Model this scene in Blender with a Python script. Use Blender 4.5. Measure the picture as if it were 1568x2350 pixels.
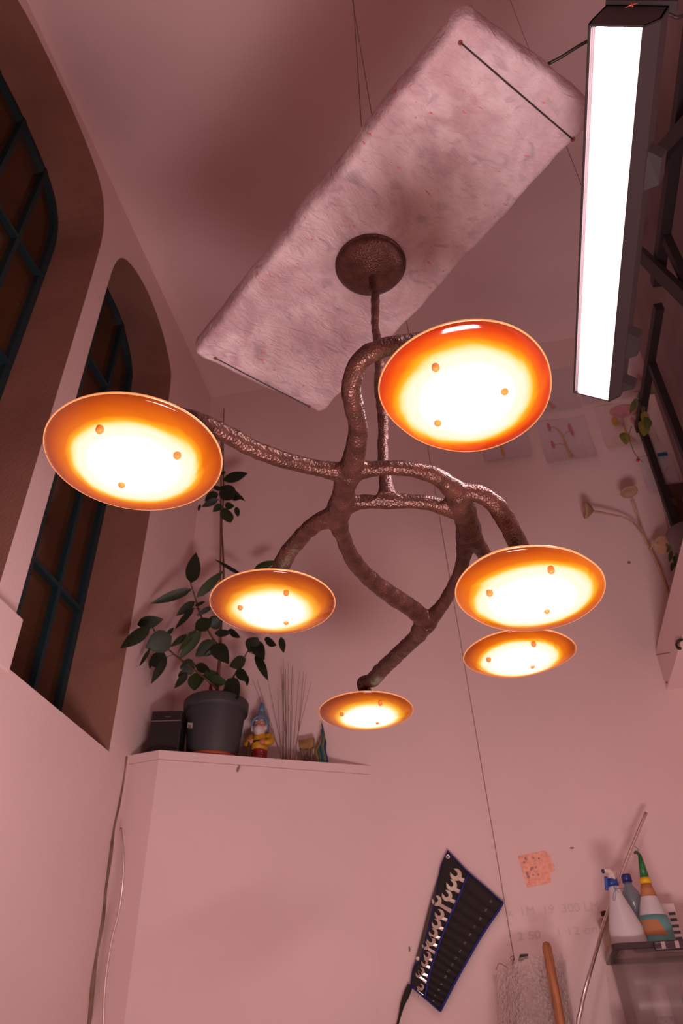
import bpy, bmesh, math, random
from mathutils import Vector, Matrix, geometry
random.seed(7)
sc = bpy.context.scene
for o in list(bpy.data.objects): bpy.data.objects.remove(o)

# ------------------------------------------------------------------ camera
CZ = 1.1                                    # camera height above the floor
F = 1782.34
R0 = Vector((0.97934684, 0.20159080, -0.01552131))     # camera right
R1 = Vector((-0.13569921, 0.59844575, -0.78958749))    # camera down
R2 = Vector((-0.14988491, 0.77538625, 0.61344167))     # camera forward
cd = bpy.data.cameras.new('camera'); cam = bpy.data.objects.new('camera', cd)
sc.collection.objects.link(cam)
m = Matrix((R0, -R1, -R2)).transposed().to_4x4(); m.translation = (0, 0, CZ)
cam.matrix_world = m
cd.sensor_fit = 'VERTICAL'; cd.sensor_height = 36; cd.lens = 36*F/2350
cd.clip_start = .02
cd.dof.use_dof = True; cd.dof.focus_distance = 1.65; cd.dof.aperture_fstop = 8.0
sc.camera = cam
# ------------------------------------------------------------------ world, exposure
w = bpy.data.worlds.new('night'); sc.world = w; w.use_nodes = True
w.node_tree.nodes['Background'].inputs[0].default_value = (.012, .008, .007, 1)
w.node_tree.nodes['Background'].inputs[1].default_value = 1.0
sc.view_settings.view_transform = 'Standard'; sc.view_settings.look = 'None'
sc.view_settings.gamma = 1; sc.view_settings.use_curve_mapping = False
sc.view_settings.exposure = 0.0
sc.cycles.max_bounces = 8; sc.cycles.diffuse_bounces = 5
sc.cycles.caustics_reflective = False; sc.cycles.caustics_refractive = False
LED_STRENGTH = 57.0
LED_COL = (1.0, .80, .82)
SHADE_STRENGTH = 1.0
# work lamp standing low in the room, below and just ahead of the camera, aimed up at the lamp
ld = bpy.data.lights.new('work_lamp', 'AREA'); ld.shape = 'RECTANGLE'; ld.size = .75; ld.size_y = .6
ld.energy = 74; ld.color = (1.0, .76, .76)
lo_ = bpy.data.objects.new('work_lamp', ld); sc.collection.objects.link(lo_)
lo_.location = (.16, .66, CZ-.85)
lo_.rotation_euler = (math.radians(176), 0, 0)   # pointing up, a touch towards the back wall

# ------------------------------------------------------------------ helpers
def ray(x, y): return R0*((x-784)/F) + R1*((y-1175)/F) + R2
def at(x, y, ax, v):
    """world point on the sight line of photo pixel (x, y) where coordinate ax (z counted from the camera height) is v"""
    r = ray(x, y); p = r*(v/r[ax]); return Vector((p.x, p.y, p.z+CZ))
def W(x, y, z): return Vector((x, y, z+CZ))
def lerp(a, b, t): return a+(b-a)*t
def srgb(*c):
    return tuple(((v/255)/12.92 if v/255 <= .04045 else ((v/255+.055)/1.055)**2.4) for v in c)

def wloc(o):
    v = Vector((0, 0, 0))
    while o: v = v+o.location; o = o.parent
    return v
def thing(name, label, cat, loc=(0, 0, 0), group=None):
    o = bpy.data.objects.new(name, None); sc.collection.objects.link(o); o.empty_display_size = .05
    o.location = loc; o['label'] = label; o['category'] = cat
    if group: o['group'] = group
    return o
def struct_empty(name, loc=(0, 0, 0)):
    o = bpy.data.objects.new(name, None); sc.collection.objects.link(o); o.location = loc; o['kind'] = 'structure'; return o
def obj(name, bm, mat, parent=None, origin=None, smooth=True, label=None):
    if origin is None:
        if parent: origin = wloc(parent)
        else:
            xs = [v.co for v in bm.verts]
            origin = Vector((sum(v.x for v in xs)/len(xs), sum(v.y for v in xs)/len(xs), min(v.z for v in xs)))
    origin = Vector(origin)
    for v in bm.verts: v.co -= origin
    bmesh.ops.recalc_face_normals(bm, faces=bm.faces)
    me = bpy.data.meshes.new(name); bm.to_mesh(me); bm.free()
    if smooth is True: me.polygons.foreach_set('use_smooth', [True]*len(me.polygons))
    for mm in (mat if isinstance(mat, (list, tuple)) else [mat]): me.materials.append(mm)
    o = bpy.data.objects.new(name, me); sc.collection.objects.link(o)
    if parent: o.parent = parent; o.location = origin-wloc(parent)
    else: o.location = origin
    if label: o['label'] = label
    return o
def tag(o, label, cat, group=None):
    o['label'] = label; o['category'] = cat
    if group: o['group'] = group
    return o
def BM(): return bmesh.new()

def frame_of(d):
    d = d.normalized(); a = Vector((0, 0, 1)) if abs(d.z) < .9 else Vector((1, 0, 0))
    u = d.cross(a).normalized(); return u, d.cross(u).normalized()
def crom(pts, k=6):
    P = [2*pts[0]-pts[1]]+list(pts)+[2*pts[-1]-pts[-2]]; out = []
    for i in range(1, len(P)-2):
        a, b, c, d = P[i-1], P[i], P[i+1], P[i+2]
        for j in range(k):
            t = j/k
            out.append(.5*((2*b)+(c-a)*t+(2*a-5*b+4*c-d)*t*t+(3*b-a-3*c+d)*t**3))
    out.append(P[-2]); return out
def tube(bm, pts, rad, n=8, spline=0, caps=True):
    pts = [Vector(p) for p in pts]
    if spline:
        if isinstance(rad, (list, tuple)):
            rr = crom([Vector((r, 0, 0)) for r in rad], spline); rad = [v.x for v in rr]
        pts = crom(pts, spline)
    if not isinstance(rad, (list, tuple)): rad = [rad]*len(pts)
    rings = []; u = None
    for i, p in enumerate(pts):
        d = (pts[min(i+1, len(pts)-1)]-pts[max(i-1, 0)]).normalized()
        if u is None: u, v = frame_of(d)
        else:
            u = (u-d*u.dot(d))
            if u.length < 1e-6: u, v = frame_of(d)
            u.normalize()
        v = d.cross(u)
        rings.append([bm.verts.new(p+(u*math.cos(2*math.pi*k/n)+v*math.sin(2*math.pi*k/n))*rad[i]) for k in range(n)])
    for a, b in zip(rings, rings[1:]):
        for k in range(n): bm.faces.new((a[k], a[(k+1) % n], b[(k+1) % n], b[k]))
    if caps: bm.faces.new(rings[0][::-1]); bm.faces.new(rings[-1])
    return bm
def lathe(bm, B, T, prof, n=20, sx=1, sy=1, side=None):
    """revolve (t, r) about the axis B->T"""
    B, T = Vector(B), Vector(T); d = T-B
    if side is not None:
        u = (side-d.normalized()*side.dot(d.normalized())).normalized(); v = d.normalized().cross(u)
    else: u, v = frame_of(d)
    rings = []
    for t, r in prof:
        c = B+d*t
        if r < 1e-6: rings.append([bm.verts.new(c)])
        else: rings.append([bm.verts.new(c+u*math.cos(2*math.pi*k/n)*r*sx+v*math.sin(2*math.pi*k/n)*r*sy) for k in range(n)])
    for a, b in zip(rings, rings[1:]):
        if len(a) == 1 and len(b) == 1: continue
        for k in range(n):
            k2 = (k+1) % n
            if len(a) == 1: bm.faces.new((a[0], b[k2], b[k]))
            elif len(b) == 1: bm.faces.new((a[k], a[k2], b[0]))
            else: bm.faces.new((a[k], a[k2], b[k2], b[k]))
    if len(rings[0]) > 1: bm.faces.new(rings[0][::-1])
    if len(rings[-1]) > 1: bm.faces.new(rings[-1])
    return bm
def ell(bm, c, rx, ry, rz, n=16, ax=None):
    c = Vector(c); ax = ax or (Vector((1, 0, 0)), Vector((0, 1, 0)), Vector((0, 0, 1)))
    m = n//2; rings = []
    for i in range(m+1):
        a = math.pi*i/m
        if i in (0, m): rings.append([bm.verts.new(c+ax[2]*rz*math.cos(a))])
        else: rings.append([bm.verts.new(c+ax[2]*rz*math.cos(a)+(ax[0]*rx*math.cos(2*math.pi*k/n)+ax[1]*ry*math.sin(2*math.pi*k/n))*math.sin(a)) for k in range(n)])
    for a, b in zip(rings, rings[1:]):
        for k in range(n):
            k2 = (k+1) % n
            if len(a) == 1: bm.faces.new((a[0], b[k], b[k2]))
            elif len(b) == 1: bm.faces.new((a[k], b[0], a[k2]))
            else: bm.faces.new((a[k], b[k], b[k2], a[k2]))
    return bm
def prism(bm, poly, off):
    a = [bm.verts.new(Vector(p)) for p in poly]; b = [bm.verts.new(Vector(p)+Vector(off)) for p in poly]
    bm.faces.new(a); bm.faces.new(b[::-1]); n = len(a)
    for i in range(n): bm.faces.new((a[i], b[i], b[(i+1) % n], a[(i+1) % n]))
    return bm
def box(bm, lo, hi):
    (x0, y0, z0), (x1, y1, z1) = lo, hi
    return prism(bm, [(x0, y0, z0), (x1, y0, z0), (x1, y1, z0), (x0, y1, z0)], (0, 0, z1-z0))
def beam(bm, a, b, w, h, up=Vector((1, 0, 0))):
    a, b = Vector(a), Vector(b); d = (b-a).normalized(); u = (up-d*up.dot(d)).normalized(); v = d.cross(u)
    return prism(bm, [a+u*w/2+v*h/2, a-u*w/2+v*h/2, a-u*w/2-v*h/2, a+u*w/2-v*h/2], b-a)
def bevel(bm, r, seg=2):
    bmesh.ops.recalc_face_normals(bm, faces=bm.faces)
    es = [e for e in bm.edges if len(e.link_faces) == 2 and e.calc_face_angle(0) > .6]
    bmesh.ops.bevel(bm, geom=es, offset=r, segments=seg, affect='EDGES', profile=.6); return bm

# ------------------------------------------------------------------ materials
def mat(name, col, rough=.6, metal=0, var=0, vscale=8, vcol=None, bump=0, bscale=60, btype='noise', detail=4,
        stretch=None, coat=0, trans=0, alpha=1, spec=.5, sss=0, thresh=(.35, .65)):
    mt = bpy.data.materials.new(name); mt.use_nodes = True; nt = mt.node_tree; N = nt.nodes; L = nt.links
    b = N['Principled BSDF']
    b.inputs['Base Color'].default_value = (*col, 1); b.inputs['Roughness'].default_value = rough
    b.inputs['Metallic'].default_value = metal; b.inputs['Coat Weight'].default_value = coat
    b.inputs['Transmission Weight'].default_value = trans; b.inputs['Alpha'].default_value = alpha
    b.inputs['Specular IOR Level'].default_value = spec
    tc = N.new('ShaderNodeTexCoord'); src = tc.outputs['Object']
    if stretch:
        mp = N.new('ShaderNodeMapping'); mp.inputs['Scale'].default_value = stretch; L.new(src, mp.inputs[0]); src = mp.outputs[0]
    if var or vcol:
        n = N.new('ShaderNodeTexNoise'); n.inputs['Scale'].default_value = vscale; n.inputs['Detail'].default_value = detail
        L.new(src, n.inputs['Vector'])
        r = N.new('ShaderNodeValToRGB'); L.new(n.outputs['Fac'], r.inputs[0])
        r.color_ramp.elements[0].position = thresh[0]; r.color_ramp.elements[1].position = thresh[1]
        c2 = vcol if vcol else tuple(c*(1-var) for c in col)
        r.color_ramp.elements[0].color = (*c2, 1); r.color_ramp.elements[1].color = (*col, 1)
        L.new(r.outputs[0], b.inputs['Base Color'])
    if bump:
        if btype == 'voronoi':
            t = N.new('ShaderNodeTexVoronoi'); t.inputs['Scale'].default_value = bscale; out = t.outputs['Distance']
        else:
            t = N.new('ShaderNodeTexNoise'); t.inputs['Scale'].default_value = bscale; t.inputs['Detail'].default_value = 3; out = t.outputs['Fac']
        L.new(src, t.inputs['Vector'])
        bp = N.new('ShaderNodeBump'); bp.inputs['Distance'].default_value = bump; bp.inputs['Strength'].default_value = .8
        L.new(out, bp.inputs['Height']); L.new(bp.outputs[0], b.inputs['Normal'])
    return mt
def emis(name, col, s):
    mt = bpy.data.materials.new(name); mt.use_nodes = True; nt = mt.node_tree
    e = nt.nodes.new('ShaderNodeEmission'); e.inputs[0].default_value = (*col, 1); e.inputs[1].default_value = s
    nt.links.new(e.outputs[0], nt.nodes['Material Output'].inputs[0]); return mt

M = {}
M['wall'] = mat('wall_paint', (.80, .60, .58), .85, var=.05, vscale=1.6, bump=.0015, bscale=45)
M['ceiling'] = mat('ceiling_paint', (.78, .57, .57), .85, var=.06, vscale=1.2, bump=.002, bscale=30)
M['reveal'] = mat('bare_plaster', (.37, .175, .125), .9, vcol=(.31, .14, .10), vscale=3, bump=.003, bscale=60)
M['floor'] = mat('floor_concrete', (.34, .26, .24), .7, var=.2, vscale=3)
M['frame'] = mat('teal_frame_paint', (.010, .034, .042), .5, bump=.002, bscale=60)
M['pane'] = mat('amber_tinted_pane', (.085, .036, .014), .14, vcol=(.055, .022, .009), vscale=2.5, spec=.7, bump=.001, bscale=14)
M['crack'] = mat('dark_crack', (.16, .09, .06), .9, vcol=(.3, .2, .14), vscale=12)
M['black'] = mat('black_metal', (.022, .014, .016), .55)
M['blackpl'] = mat('black_plastic', (.02, .016, .016), .4, bump=.0005, bscale=200)
M['cable'] = mat('black_cable', (.02, .013, .013), .5)
M['rope'] = mat('grey_brown_rope', (.17, .10, .08), .8)
M['chrome'] = mat('chrome', (.72, .62, .58), .22, metal=1)
M['steel'] = mat('satin_steel', (.78, .70, .66), .3, metal=1)
M['bronze'] = mat('hammered_bronze', (.112, .040, .029), .40, metal=.5, vcol=(.062, .022, .016), vscale=30, bump=.0017, bscale=185, btype='voronoi')
M['canvas'] = mat('black_canvas', (.016, .011, .010), .8, bump=.001, bscale=300)
M['canvas2'] = mat('grey_canvas_back', (.07, .045, .04), .8)
M['blue'] = mat('blue_binding', (.012, .018, .16), .7)
M['printw'] = mat('white_print', (.30, .25, .24), .7)
M['pencil'] = mat('pencil_mark', (.67, .53, .50), .9)
M['wood'] = mat('broom_wood', (.42, .15, .055), .5, var=.45, vscale=14, stretch=(6, 6, .6))
M['leaf'] = mat('rubber_leaf', (.020, .030, .013), .45, spec=.3, var=.4, vscale=6, bump=.001, bscale=40)
M['leaf2'] = mat('young_leaf', (.040, .068, .018), .5, spec=.3, var=.35, vscale=6)
M['stem'] = mat('plant_stem', (.15, .085, .05), .8, var=.3, vscale=30)
M['stake'] = mat('brown_stake', (.20, .075, .04), .8)
M['pot'] = mat('grey_pot', (.045, .042, .045), .55, bump=.0006, bscale=90)
M['terra'] = mat('terracotta', (.38, .075, .03), .7)
M['soil'] = mat('soil', (.04, .02, .015), .95, bump=.01, bscale=60)
M['silver'] = mat('silver_band', (.45, .38, .38), .3, metal=.8)
M['white'] = mat('white_print_paper', (.72, .60, .56), .7)
M['ivyy'] = mat('ivy_yellow', (.36, .25, .05), .6, vcol=(.12, .15, .03), vscale=18)
M['ivyg'] = mat('ivy_green', (.07, .12, .04), .6, vcol=(.16, .16, .05), vscale=18)
M['red'] = mat('red_plastic', (.50, .015, .015), .4)
M['bluetape'] = mat('blue_tape', (.0, .16, .28), .6)
M['mush'] = mat('pale_clay', (.55, .33, .22), .8, var=.35, vscale=9, bump=.003, bscale=25)
M['curtain'] = mat('grey_plastic_sheet', (.30, .215, .215), .65, vcol=(.20, .135, .13), vscale=1.5, stretch=(1, 1, .4))

# plaster of the hanging slab: pale with grey cloudy blotches, red flecks, trowel strokes
def slab_mat():
    mt = bpy.data.materials.new('trowelled_plaster'); mt.use_nodes = True; nt = mt.node_tree; N = nt.nodes; L = nt.links
    b = N['Principled BSDF']; b.inputs['Roughness'].default_value = .62
    tc = N.new('ShaderNodeTexCoord'); mp = N.new('ShaderNodeMapping'); mp.inputs['Rotation'].default_value = (0, 0, math.radians(-45)); L.new(tc.outputs['Object'], mp.inputs[0])
    def noise(s, d, dist=0, st=None):
        n = N.new('ShaderNodeTexNoise'); n.inputs['Scale'].default_value = s; n.inputs['Detail'].default_value = d; n.inputs['Distortion'].default_value = dist
        if st:
            m2 = N.new('ShaderNodeMapping'); m2.inputs['Scale'].default_value = st; L.new(mp.outputs[0], m2.inputs[0]); L.new(m2.outputs[0], n.inputs[0])
        else: L.new(mp.outputs[0], n.inputs[0])
        return n
    def ramp(n, a, b_, ca, cb):
        r = N.new('ShaderNodeValToRGB'); r.color_ramp.elements[0].position = a; r.color_ramp.elements[1].position = b_
        r.color_ramp.elements[0].color = (*ca, 1); r.color_ramp.elements[1].color = (*cb, 1); L.new(n.outputs['Fac'], r.inputs[0]); return r
    def mix(f, a, c, blend='MIX'):
        x = N.new('ShaderNodeMix'); x.data_type = 'RGBA'; x.blend_type = blend
        L.new(f, x.inputs[0]) if not isinstance(f, float) else setattr(x.inputs[0], 'default_value', f)
        L.new(a, x.inputs[6])
        if isinstance(c, tuple): x.inputs[7].default_value = (*c, 1)
        else: L.new(c, x.inputs[7])
        return x.outputs[2]
    base = ramp(noise(4, 9, 1.6), .36, .64, (.43, .28, .30), (.63, .49, .51)).outputs[0]
    blot = ramp(noise(11, 8, 1.5, (1, 1.7, 1)), .55, .76, (0, 0, 0), (1, 1, 1)).outputs[0]
    lines = ramp(noise(7, 5, 2.0), .495, .505, (0, 0, 0), (1, 1, 1))
    c1 = mix(blot, base, (.33, .25, .28))
    # red flecks
    fl = ramp(noise(26, 4, .5, (1, 2.2, 1)), .665, .72, (0, 0, 0), (1, 1, 1)).outputs[0]
    c2 = mix(fl, c1, (.55, .13, .09))
    st = ramp(noise(45, 3, .2, (1, 7, 1)), .40, .75, (.80, .80, .80), (1.0, 1.0, 1.0)).outputs[0]
    c3 = mix(.45, c2, st, 'MULTIPLY')
    L.new(c3, b.inputs['Base Color'])
    h = noise(22, 6, 1.6, (1, 1.8, 1)); h2 = noise(8, 5, 1.2)
    ad = N.new('ShaderNodeMath'); ad.operation = 'ADD'; L.new(h.outputs['Fac'], ad.inputs[0]); L.new(h2.outputs['Fac'], ad.inputs[1])
    bp = N.new('ShaderNodeBump'); bp.inputs['Distance'].default_value = .012; bp.inputs['Strength'].default_value = .55
    L.new(ad.outputs[0], bp.inputs['Height']); L.new(bp.outputs[0], b.inputs['Normal'])
    return mt

# glowing blown glass: lit from its own lamp, brightest over the lamp, amber towards the rim
def shade_mat(name, seed, R, ramp, strength=1.0, wob=.10, core=.42, off=(0, 0)):
    mt = bpy.data.materials.new(name); mt.use_nodes = True; nt = mt.node_tree; N = nt.nodes; L = nt.links
    b = N['Principled BSDF']; b.inputs['Roughness'].default_value = .08; b.inputs['Specular IOR Level'].default_value = .3
    b.inputs['Coat Weight'].default_value = .12; b.inputs['Coat Roughness'].default_value = .04
    tc = N.new('ShaderNodeTexCoord')
    sep = N.new('ShaderNodeSeparateXYZ')
    mo = N.new('ShaderNodeMapping'); mo.inputs['Location'].default_value = (-off[0], -off[1], 0); L.new(tc.outputs['Object'], mo.inputs[0])
    L.new(mo.outputs[0], sep.inputs[0])
    def mth(op, a, c=None):
        n = N.new('ShaderNodeMath'); n.operation = op
        for i, x in enumerate((a, c)):
            if x is None: continue
            if isinstance(x, (int, float)): n.inputs[i].default_value = x
            else: L.new(x, n.inputs[i])
        return n.outputs[0]
    r2 = mth('ADD', mth('MULTIPLY', sep.outputs[0], sep.outputs[0]), mth('MULTIPLY', sep.outputs[1], sep.outputs[1]))
    r = mth('DIVIDE', mth('SQRT', r2), R)
    # swirl the noise so that streaks run around the dish
    vr = N.new('ShaderNodeVectorRotate'); vr.rotation_type = 'Z_AXIS'; L.new(tc.outputs['Object'], vr.inputs['Vector']); L.new(mth('MULTIPLY', r, 2.4), vr.inputs['Angle'])
    n1 = N.new('ShaderNodeTexNoise'); n1.noise_dimensions = '4D'; n1.inputs['W'].default_value = seed; n1.inputs['Scale'].default_value = 9; n1.inputs['Detail'].default_value = 2.5; n1.inputs['Distortion'].default_value = .5
    L.new(vr.outputs[0], n1.inputs['Vector'])
    n2 = N.new('ShaderNodeTexNoise'); n2.noise_dimensions = '4D'; n2.inputs['W'].default_value = seed+5; n2.inputs['Scale'].default_value = 4
    L.new(vr.outputs[0], n2.inputs['Vector'])
    rr = mth('ADD', r, mth('MULTIPLY', mth('SUBTRACT', n1.outputs['Fac'], .5), wob*1.6))
    rr = mth('ADD', rr, mth('MULTIPLY', mth('SUBTRACT', n2.outputs['Fac'], .5), wob*1.1))
    cr = N.new('ShaderNodeValToRGB'); L.new(rr, cr.inputs[0]); e = cr.color_ramp.elements
    while len(e) < len(ramp): e.new(.5)
    for i, (p, c) in enumerate(ramp): e[i].position = p; e[i].color = (*c, 1)
    mr = N.new('ShaderNodeMapRange'); mr.interpolation_type = 'SMOOTHSTEP'
    mr.inputs['From Min'].default_value = .60; mr.inputs['From Max'].default_value = .18
    mr.inputs['To Min'].default_value = 1.0*strength; mr.inputs['To Max'].default_value = 3.4*strength
    L.new(rr, mr.inputs[0])
    b.inputs['Base Color'].default_value = (.10, .018, .004, 1)
    L.new(cr.outputs[0], b.inputs['Emission Color']); L.new(mr.outputs[0], b.inputs['Emission Strength'])
    return mt
AMB = [(0, (1, 1, .92)), (.63, (1, .97, .74)), (.68, (1, .86, .36)), (.72, (1, .46, .015)), (.78, (.72, .155, .001)), (.90, (.44, .064, .001)), (.96, (.26, .036, .002)), (1, (.22, .035, .005))]
RED = [(0, (1, 1, .92)), (.64, (1, .97, .74)), (.70, (1, .84, .34)), (.75, (1, .46, .01)), (.82, (.86, .15, .001)), (.91, (.66, .035, .001)), (.97, (.40, .012, .001)), (1, (.30, .02, .005))]
DRK = [(0, (1, 1, .92)), (.52, (1, .97, .74)), (.60, (1, .84, .36)), (.67, (1, .48, .03)), (.77, (.62, .15, .006)), (.88, (.34, .058, .006)), (.96, (.17, .027, .008)), (1, (.14, .025, .008))]

# ================================================================== SETTING
D, XL, H, XR = 4.0, -1.8, 4.486, 1.39
YF = -3.2
def poly_fill(bm, loops, flip=False):
    tris = geometry.tessellate_polygon(loops); vs = [bm.verts.new(p) for l in loops for p in l]
    for t in tris:
        try: bm.faces.new([vs[i] for i in t])
        except ValueError: pass
    return vs
bm = BM(); box(bm, (XL-.6, YF-.3, -.2), (3.0, D+.3, 0)); obj('floor', bm, M['floor'], smooth=False)['kind'] = 'structure'
bm = BM(); box(bm, (XL-.6, YF-.3, H+CZ), (XR+.3, D+.3, H+CZ+.2)); obj('ceiling', bm, M['ceiling'], smooth=False)['kind'] = 'structure'
bm = BM(); box(bm, (XL-.6, D, 0), (XR+.3, D+.3, H+CZ)); wb = obj('wall_back', bm, M['wall'], smooth=False); wb['kind'] = 'structure'
bm = BM(); box(bm, (XR, YF, 0), (XR+.3, D, H+CZ)); obj('wall_right', bm, M['wall'], smooth=False)['kind'] = 'structure'
bm = BM(); box(bm, (XL-.6, YF-.3, 0), (XR+.3, YF, H+CZ)); obj('wall_front', bm, M['wall'], smooth=False)['kind'] = 'structure'
# two arched windows in the left wall: outline on the wall face, and (a little taller) at the glass 30 cm deeper
SILL = 1.39
w2a = [(3.338, SILL), (3.338, 2.6), (3.338, 3.94), (3.25, 4.085), (3.06, 4.204), (2.9, 4.25), (2.745, 4.26), (2.57, 4.215), (2.457, 4.138), (2.41, 4.01), (2.395, 3.83), (2.395, 2.6), (2.395, SILL)]
w2b = [(3.345, SILL+.02), (3.345, 2.6), (3.352, 4.02), (3.29, 4.19), (3.09, 4.36), (2.95, 4.395), (2.80, 4.40), (2.6, 4.36), (2.47, 4.26), (2.41, 4.12), (2.395, 3.9), (2.395, 2.6), (2.395, SILL+.02)]
w1a = [(2.25, SILL), (2.25, 2.6), (2.25, 3.72), (2.236, 4.10), (2.118, 4.325), (1.886, 4.398), (1.562, 4.432), (1.148, 4.403), (.95, 4.27), (.88, 4.02), (.86, 3.70), (.86, 2.6), (.86, SILL)]
w1b = [(2.25, SILL+.02), (2.25, 2.6), (2.25, 3.78), (2.245, 4.14), (2.13, 4.33), (1.93, 4.42), (1.60, 4.475), (1.18, 4.450), (.97, 4.32), (.88, 4.07), (.86, 3.75), (.86, 2.6), (.86, SILL+.02)]
def chaikin(l):
    for _ in range(2):
        o = [l[0], l[1]]
        for a, b in zip(l[1:-2], l[2:-1]):
            o += [(a[0]*.75+b[0]*.25, a[1]*.75+b[1]*.25), (a[0]*.25+b[0]*.75, a[1]*.25+b[1]*.75)]
        l = o+[l[-2], l[-1]]
    return l
w1a, w1b, w2a, w2b = map(chaikin, (w1a, w1b, w2a, w2b))
def yz(l, x): return [W(x, a, b) for a, b in l]
bm = BM()
outer = [W(XL, YF, -CZ), W(XL, D, -CZ), W(XL, D, H), W(XL, YF, H)]
w0a = [(y-2.3, z) for y, z in w2a]
poly_fill(bm, [outer, yz(w2a, XL), yz(w1a, XL)])
# outer skin, head and ends so the wall has its thickness
poly_fill(bm, [[p-Vector((.36, 0, 0)) for p in outer], yz(w2b, XL-.36), yz(w1b, XL-.36)])
wl = obj('wall_left', bm, M['wall'], smooth=False); wl['kind'] = 'structure'
GX = XL-.30
def clip(poly, out):
    """clip the polygon (y,z) by the convex outline"""
    n = len(out); area = sum(out[i][0]*out[(i+1) % n][1]-out[(i+1) % n][0]*out[i][1] for i in range(n)); s = 1 if area > 0 else -1
    for i in range(n):
        a, b = out[i], out[(i+1) % n]; res = []
        f = lambda p: s*((b[0]-a[0])*(p[1]-a[1])-(b[1]-a[1])*(p[0]-a[0]))
        for j in range(len(poly)):
            p, q = poly[j], poly[(j+1) % len(poly)]; fp, fq = f(p), f(q)
            if fp >= -1e-9: res.append(p)
            if (fp > 0) != (fq > 0) and abs(fp-fq) > 1e-12:
                t = fp/(fp-fq); res.append((p[0]+(q[0]-p[0])*t, p[1]+(q[1]-p[1])*t))
        poly = res
        if len(poly) < 3: return []
    return poly
def window(name, oa, ob, muls, trans):
    base = W(XL, (oa[0][0]+oa[-1][0])/2, SILL)
    t = struct_empty(name, base)
    bm = BM(); A_ = [bm.verts.new(p) for p in yz(oa, XL)]; B_ = [bm.verts.new(p) for p in yz(ob, XL-.36)]
    n = len(A_)
    # cross loops for a soft arris
    for i in range(n): bm.faces.new((A_[i], A_[(i+1) % n], B_[(i+1) % n], B_[i]))
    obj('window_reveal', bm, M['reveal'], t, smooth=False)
    # frame around the glass
    bm = BM(); cy = sum(p[0] for p in ob)/n; cz = 3.2
    def inset(d):
        res = []
        for i in range(n):
            p, a, b = ob[i], ob[i-1], ob[(i+1) % n]
            ty, tz = b[0]-a[0], b[1]-a[1]
            if i == 0: ty, tz = ob[1][0]-ob[0][0], ob[1][1]-ob[0][1]
            if i == n-1: ty, tz = ob[-1][0]-ob[-2][0], ob[-1][1]-ob[-2][1]
            l = math.hypot(ty, tz); ny, nz = -tz/l, ty/l
            res.append((p[0]+ny*d, p[1]+nz*d))
        return res
    i1 = inset(.045)
    for x0, x1 in ((GX, GX-.05),):
        fo = [bm.verts.new(p) for p in yz(ob, x0)]; fi = [bm.verts.new(p) for p in yz(i1, x0)]; bi = [bm.verts.new(p) for p in yz(i1, x1)]
        for i in range(n):
            j = (i+1) % n
            if i == n-1: continue
            bm.faces.new((fo[i], fo[j], fi[j], fi[i])); bm.faces.new((fi[i], fi[j], bi[j], bi[i]))
    obj('window_frame', bm, M['frame'], t, smooth=False)
    def ztop(y):
        lo = SILL; hi = 4.6
        zs = []
        for i in range(n-1):
            a, b = ob[i], ob[i+1]
            if (a[0]-y)*(b[0]-y) <= 0 and abs(a[0]-b[0]) > 1e-6: zs.append(a[1]+(b[1]-a[1])*(y-a[0])/(b[0]-a[0]))
        return max(zs)
    for y in muls:
        bm = BM(); beam(bm, W(GX-.015, y, SILL), W(GX-.015, y, ztop(y)), .04, .030); obj('glazing_bar', bm, M['frame'], t, smooth=False)
    ymin = min(p[0] for p in ob); ymax = max(p[0] for p in ob)
    for z in trans:
        bm = BM(); beam(bm, W(GX-.012, ymin+.02, z), W(GX-.012, ymax-.02, z), .035, .026); obj('glazing_bar', bm, M['frame'], t, smooth=False)
    ys = [ymin]+list(muls)+[ymax]; zs = [SILL]+list(trans)+[4.6]
    for a, b in zip(ys, ys[1:]):
        for c, d in zip(zs, zs[1:]):
            pl = clip([(a, c), (b, c), (b, d), (a, d)], ob)
            if len(pl) < 3: continue
            bm = BM(); k = random.uniform(-.003, .003)
            prism(bm, [W(GX-.03+k, y, z) for y, z in pl], (-.005, 0, 0)); obj('pane', bm, M['pane'], t, smooth=False)
    return t
window('window_1', w1a, w1b, (1.17, 1.44, 1.71, 1.98), (2.2, 2.976, 3.70))
window('window_2', w2a, w2b, (2.52, 2.80, 3.075), (2.2, 2.976, 3.70))

# masonry ledge with a board on top across the left back corner
foot = [(XL, 3.558), (-1.627, 3.527), (-.646, 4.0), (XL, 4.0)]
LZ = 1.449
bm = BM(); prism(bm, [W(x, y, -CZ) for x, y in foot], (0, 0, LZ-.046+CZ)); led = obj('trim_1', bm, M['wall'], smooth=False); led['kind'] = 'structure'
bm = BM(); prism(bm, [W(x, y, LZ-.048) for x, y in [(XL, 3.562), (-1.627, 3.532), (-.655, 4.0), (XL, 4.0)]], (0, 0, .004)); obj('joint', bm, M['crack'], led, smooth=False)
bm = BM(); prism(bm, [W(x, y, LZ-.044) for x, y in [(XL, 3.553), (-1.627, 3.521), (-.636, 4.0), (XL, 4.0)]], (0, 0, .044)); obj('ledge_board', bm, M['wall'], led, smooth=False)
# irregular crack / caulk line in the corner between the left wall and the masonry
bm = BM()
tube(bm, [at(x, y, 0, XL+.004) for x, y in ((291, 1736), (284, 1790), (273, 1850), (262, 1900), (254, 1960), (243, 2040), (236, 2110), (222, 2190), (212, 2260), (204, 2350), (190, 2460))], [.005, .004, .006, .005, .009, .006, .009, .006, .012, .009, .008], 6, 4)
obj('crack', bm, M['crack'], wl)

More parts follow.
